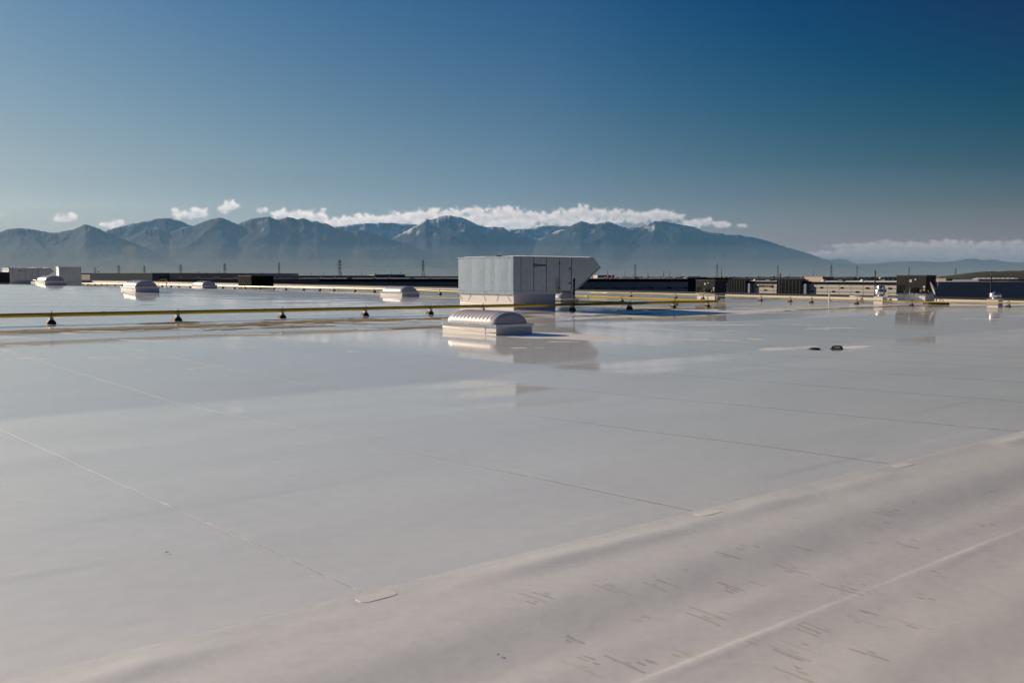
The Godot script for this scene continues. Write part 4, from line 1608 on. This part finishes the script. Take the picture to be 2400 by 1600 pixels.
func packaged_units() -> void:
	var t := thing("rooftop_unit", "dark grey rooftop air conditioner with stickers beside the thin yellow pipe", "air conditioner", Vector3(63.3, rh(63.3, -50.0), -50.0), 0.0, "dark packaged air conditioners")
	var L := 2.05
	var W := 1.55
	var st := start()
	block(st, Vector3(0.08, -0.05, -L + 0.08), Vector3(W - 0.08, 0.36, -0.08))
	part(st, "curb", M.curb_white, t)
	st = start()
	block(st, Vector3(0, 0.362, -L), Vector3(W, 0.44, 0))
	part(st, "base_rail", M.strut, t)
	st = start()
	block(st, Vector3(0.01, 0.442, -L + 0.01), Vector3(W - 0.01, 1.50, -0.01))
	var body := part(st, "cabinet", M.unit_grey, t)
	for i in 3:
		st = start()
		block(st, Vector3(-0.006, 0.47, -L + 0.03 + i * 0.68), Vector3(0.009, 1.46, -L + 0.03 + i * 0.68 + 0.64))
		part(st, "side_panel", M.unit_panel, body)
	st = start()
	block(st, Vector3(0.04, 0.47, -0.009), Vector3(W - 0.04, 1.46, 0.006))
	part(st, "end_panel", M.unit_panel, body)
	st = start()
	block(st, Vector3(-0.03, 1.502, -L - 0.03), Vector3(W + 0.03, 1.55, 0.03))
	part(st, "lid", M.unit_grey, t)
	for i in 6:
		st = start()
		block(st, Vector3(-0.014, 0.52, -L + 0.10 + i * 0.09), Vector3(-0.0065, 0.95, -L + 0.13 + i * 0.09))
		part(st, "louvre", M.black, body)
	for s in [[1.06, 1.20, 0.16, M.sticker], [0.74, 1.28, 0.10, M.sticker], [0.14, 0.84, 0.13, M.sticker], [0.14, 0.66, 0.11, M.sticker_yellow], [0.36, 0.60, 0.14, M.sticker]]:
		st = start()
		block(st, Vector3(-0.010, s[1] - s[2] / 2, -s[0] - s[2] / 2), Vector3(-0.0065, s[1] + s[2] / 2, -s[0] + s[2] / 2))
		part(st, "sticker", s[3], body)
	# hail guard hood and pipework low on the side
	st = start()
	prism(st, PackedVector2Array([Vector2(-0.0, 0.78), Vector2(-0.22, 0.62), Vector2(-0.22, 0.57), Vector2(-0.0, 0.57)]), -1.0, -0.5)
	part(st, "side_hood", M.black, t, Vector3(-0.008, 0, 0))
	st = start(true)
	tube(st, [Vector3(-0.1, 0.37, -1.06), Vector3(-0.1, 0.70, -1.06), Vector3(-0.03, 0.74, -1.06)], 0.025, 8)
	part(st, "drain_pipe", M.white_pvc, t)
	st = start(true)
	tube(st, [Vector3(-0.12, 0.15, -1.45), Vector3(-0.12, 0.55, -1.40), Vector3(-0.03, 0.62, -1.35)], 0.022, 8)
	part(st, "gas_stub", M.gas_yellow, t)
	copy(t, "rooftop_unit", Vector3(67.2, rh(67.2, -33.8) + 0.16, -33.8), "dark grey rooftop air conditioner standing behind the satellite dish").scale = Vector3(0.94, 1.22, 1.13)
	var w := copy(t, "rooftop_unit", Vector3(21.4, rh(21.4, -112.0) - 0.3, -112.0), "dark rooftop air conditioner left of the far galvanised unit")
	w.scale = Vector3(0.75, 1.0, 0.75)
	# long black unit near the far parapet
	var b := thing("louvred_unit", "long black louvred plant box near the far parapet", "plant box", Vector3(65.0, rh(65, -146) + 0.0, -146.0))
	st = start()
	block(st, Vector3(0, 0.0, -5.2), Vector3(3.9, 1.72, 0))
	part(st, "cabinet", M.black, b)
	for i in 8:
		st = start()
		block(st, Vector3(-0.05, 0.75 + i * 0.11, -5.0), Vector3(-0.002, 0.79 + i * 0.11, -0.2))
		part(st, "louvre", M.unit_panel, b)
	st = start()
	block(st, Vector3(-0.06, 1.721, -5.25), Vector3(3.95, 1.78, 0.05))
	part(st, "lid", M.unit_grey, b)


func fans_and_vents() -> void:
	var t := thing("exhaust_fan", "tall round silver exhaust fan on a white curb beside the dark unit", "exhaust fan", Vector3(66.6, rh(66.6, -37.0), -37.0))
	var st := start()
	block(st, Vector3(-0.36, -0.05, -0.36), Vector3(0.36, 0.42, 0.36))
	part(st, "curb", M.curb_white, t)
	st = start()
	block(st, Vector3(-0.39, 0.421, -0.39), Vector3(0.39, 0.45, 0.39))
	part(st, "base_plate", M.bright_steel, t)
	st = start(true)
	lathe(st, [Vector2(0.24, 0.45), Vector2(0.24, 0.56), Vector2(0.37, 0.58), Vector2(0.41, 0.62), Vector2(0.41, 0.90), Vector2(0.37, 0.94), Vector2(0.30, 0.95)], 28)
	part(st, "wind_band", M.bright_steel, t)
	st = start(true)
	lathe(st, [Vector2(0.30, 0.951), Vector2(0.30, 1.18), Vector2(0.27, 1.22), Vector2(0.10, 1.24), Vector2(0.0, 1.245)], 28)
	part(st, "motor_cover", M.bright_steel, t)
	st = start()
	for i in 3:
		var a := TAU * i / 3.0
		box(st, Vector3(cos(a) * 0.42, 0.9, sin(a) * 0.42), Vector3(0.03, 0.5, 0.03))
	part(st, "bracket", M.strut, t)
	st = start(true)
	lathe(st, [Vector2(0.05, 1.245), Vector2(0.05, 1.30), Vector2(0.0, 1.31)], 12)
	part(st, "cap", M.dark_trim, t)
	var u := thing("exhaust_fan", "squat round silver exhaust fan on a tall white curb near the parapet", "exhaust fan", Vector3(60.95, rh(60.9, -26.0), -26.2))
	st = start()
	block(st, Vector3(-0.33, -0.05, -0.33), Vector3(0.33, 0.46, 0.33))
	part(st, "curb", M.curb_white, u)
	st = start()
	block(st, Vector3(-0.37, 0.461, -0.37), Vector3(0.37, 0.50, 0.37))
	part(st, "base_plate", M.bright_steel, u)
	st = start(true)
	lathe(st, [Vector2(0.20, 0.50), Vector2(0.20, 0.56), Vector2(0.31, 0.58), Vector2(0.34, 0.62), Vector2(0.34, 0.82), Vector2(0.31, 0.86), Vector2(0.25, 0.855), Vector2(0.24, 0.72)], 28)
	part(st, "wind_band", M.bright_steel, u)
	st = start(true)
	lathe(st, [Vector2(0.16, 0.70), Vector2(0.16, 0.90), Vector2(0.10, 0.93), Vector2(0.0, 0.94)], 20)
	part(st, "motor_cover", M.bright_steel, u)
	var v := thing("vent_pipe", "thin white plastic vent pipe rising by the parapet", "vent pipe", Vector3(66.4, rh(66.4, -41.2), -41.2))
	st = start(true)
	tube(st, [Vector3(0, -0.02, 0), Vector3(0, 0.68, 0)], 0.05, 12)
	part(st, "stack", M.white_pvc, v)
	st = start(true)
	lathe(st, [Vector2(0.17, 0.0), Vector2(0.14, 0.02), Vector2(0.065, 0.06), Vector2(0.052, 0.16)], 16)
	part(st, "boot", M.curb_white, v)


func drains() -> void:
	for d in [[22.55, -14.4, 0.03, "low black roof drain grate sunk in the wet membrane"], [23.0, -14.0, 0.075, "taller black domed roof drain strainer with slots"]]:
		var h: float = d[2]
		var t := thing("roof_drain", d[3], "drain", Vector3(d[0], roof_height(d[0], d[1]) + 0.006, d[1]), 0.0, "roof drains")
		var st := start(true)
		lathe(st, [Vector2(0.21, 0.0), Vector2(0.20, 0.016), Vector2(0.145, 0.022), Vector2(0.14, 0.0)], 24)
		part(st, "clamp_ring", M.rubber, t)
		for i in 20:
			var a := TAU * i / 20.0
			st = start()
			tube(st, [Vector3(cos(a) * 0.14, 0.02, sin(a) * 0.14), Vector3(cos(a) * 0.137, h * 0.75, sin(a) * 0.137), Vector3(cos(a) * 0.11, h + 0.02, sin(a) * 0.11)], 0.009, 5)
			part(st, "bar", M.rubber, t)
		st = start(true)
		lathe(st, [Vector2(0.135, h + 0.006), Vector2(0.125, h + 0.022), Vector2(0.08, h + 0.032), Vector2(0.0, h + 0.034)], 24)
		part(st, "cap", M.rubber, t)


func satellite_dish() -> void:
	var t := thing("satellite_dish", "grey satellite dish on a blue tripod mast weighted by a black tray", "satellite dish", Vector3(65.9, rh(65.9, -32.4), -32.4), deg_to_rad(-YAW))
	var st := start()
	block(st, Vector3(-0.75, -0.02, -0.5), Vector3(0.75, 0.03, 0.5))
	part(st, "ballast_tray", M.black, t)
	for i in 6:
		st = start()
		block(st, Vector3(-0.74 + i * 0.25, 0.031, -0.42), Vector3(-0.74 + i * 0.25 + 0.235, 0.17, 0.42))
		part(st, "ballast_block", M.rubber, t)
	st = start(true)
	tube(st, [Vector3(0.02, 0.03, 0), Vector3(0.02, 1.25, 0)], 0.03, 10)
	part(st, "mast", M.clamp, t)
	for a in [Vector3(-0.42, 0.17, 0.3), Vector3(0.45, 0.17, 0.3), Vector3(0.02, 0.17, -0.42), Vector3(0.18, 0.17, 0.38)]:
		st = start(true)
		tube(st, [a, Vector3(0.02, 0.68, 0)], 0.02, 8)
		part(st, "brace", M.clamp, t)
	# reflector: shallow bowl turned to the left
	var bowl := start(true)
	var ax := Basis(Vector3.UP, -0.25) * Basis(Vector3(0, 0, 1), 0.35)
	for i in 5:
		for k in 24:
			var q := []
			for c in [[0, 0], [1, 0], [1, 1], [0, 1]]:
				var rr: float = (i + c[0]) / 5.0
				var a: float = TAU * (k + c[1]) / 24.0
				q.append(ax * Vector3(-rr * rr * 0.13 + 0.05, sin(a) * rr * 0.48, cos(a) * rr * 0.42) + Vector3(-0.22, 1.15, 0.05))
			quad(bowl, q[0], q[1], q[2], q[3], Vector3(-1, 0, 0))
	part(bowl, "reflector", M.dish_grey, t)
	st = start(true)
	tube(st, [Vector3(-0.2, 1.12, 0.05), Vector3(0.02, 1.1, 0)], 0.035, 8)
	part(st, "mount", M.strut, t)
	st = start(true)
	tube(st, [Vector3(-0.2, 0.72, 0.05), Vector3(-0.55, 0.86, 0.05), Vector3(-0.62, 0.98, 0.05)], 0.018, 6)
	part(st, "feed_arm", M.strut, t)
	st = start(true)
	tube(st, [Vector3(0.10, 1.2, 0), Vector3(0.10, 1.9, 0)], 0.014, 6)
	part(st, "whip_antenna", M.white_pvc, t)


func litter() -> void:
	var spots := [[2.08, -6.05, 0.014, "curled orange-brown dead leaf on the bare white membrane", M.leaf_litter], [2.64, -3.3, 0.009, "tiny dark crumb of debris on the ridge sheet", M.dark_trim]]
	for s in spots:
		var y := roof_height(s[0], s[1]) if s[1] < -4.4 else ridge_height(s[0], s[1])
		var st := start()
		var n := 7
		for i in n:
			for sd in [-1, 1]:
				var u0 := float(i) / n
				var u1 := float(i + 1) / n
				var k: float = s[2]
				var mid0 := Vector3((u0 - 0.5) * 2.0 * k, k * 0.5 * sin(PI * u0), 0)
				var mid1 := Vector3((u1 - 0.5) * 2.0 * k, k * 0.5 * sin(PI * u1), 0)
				var e0 := mid0 + Vector3(0, k * 0.25, sd * k * 0.5 * sin(PI * u0))
				var e1 := mid1 + Vector3(0, k * 0.25, sd * k * 0.5 * sin(PI * u1))
				quad(st, mid0, mid1, e1, e0, Vector3.UP)
		var o := part(st, numbered("dead_leaf" if s[4] == M.leaf_litter else "debris_crumb"), s[4], self, Vector3(s[0], y + 0.003, s[1]))
		tag(o, s[3], "leaf" if s[4] == M.leaf_litter else "debris")
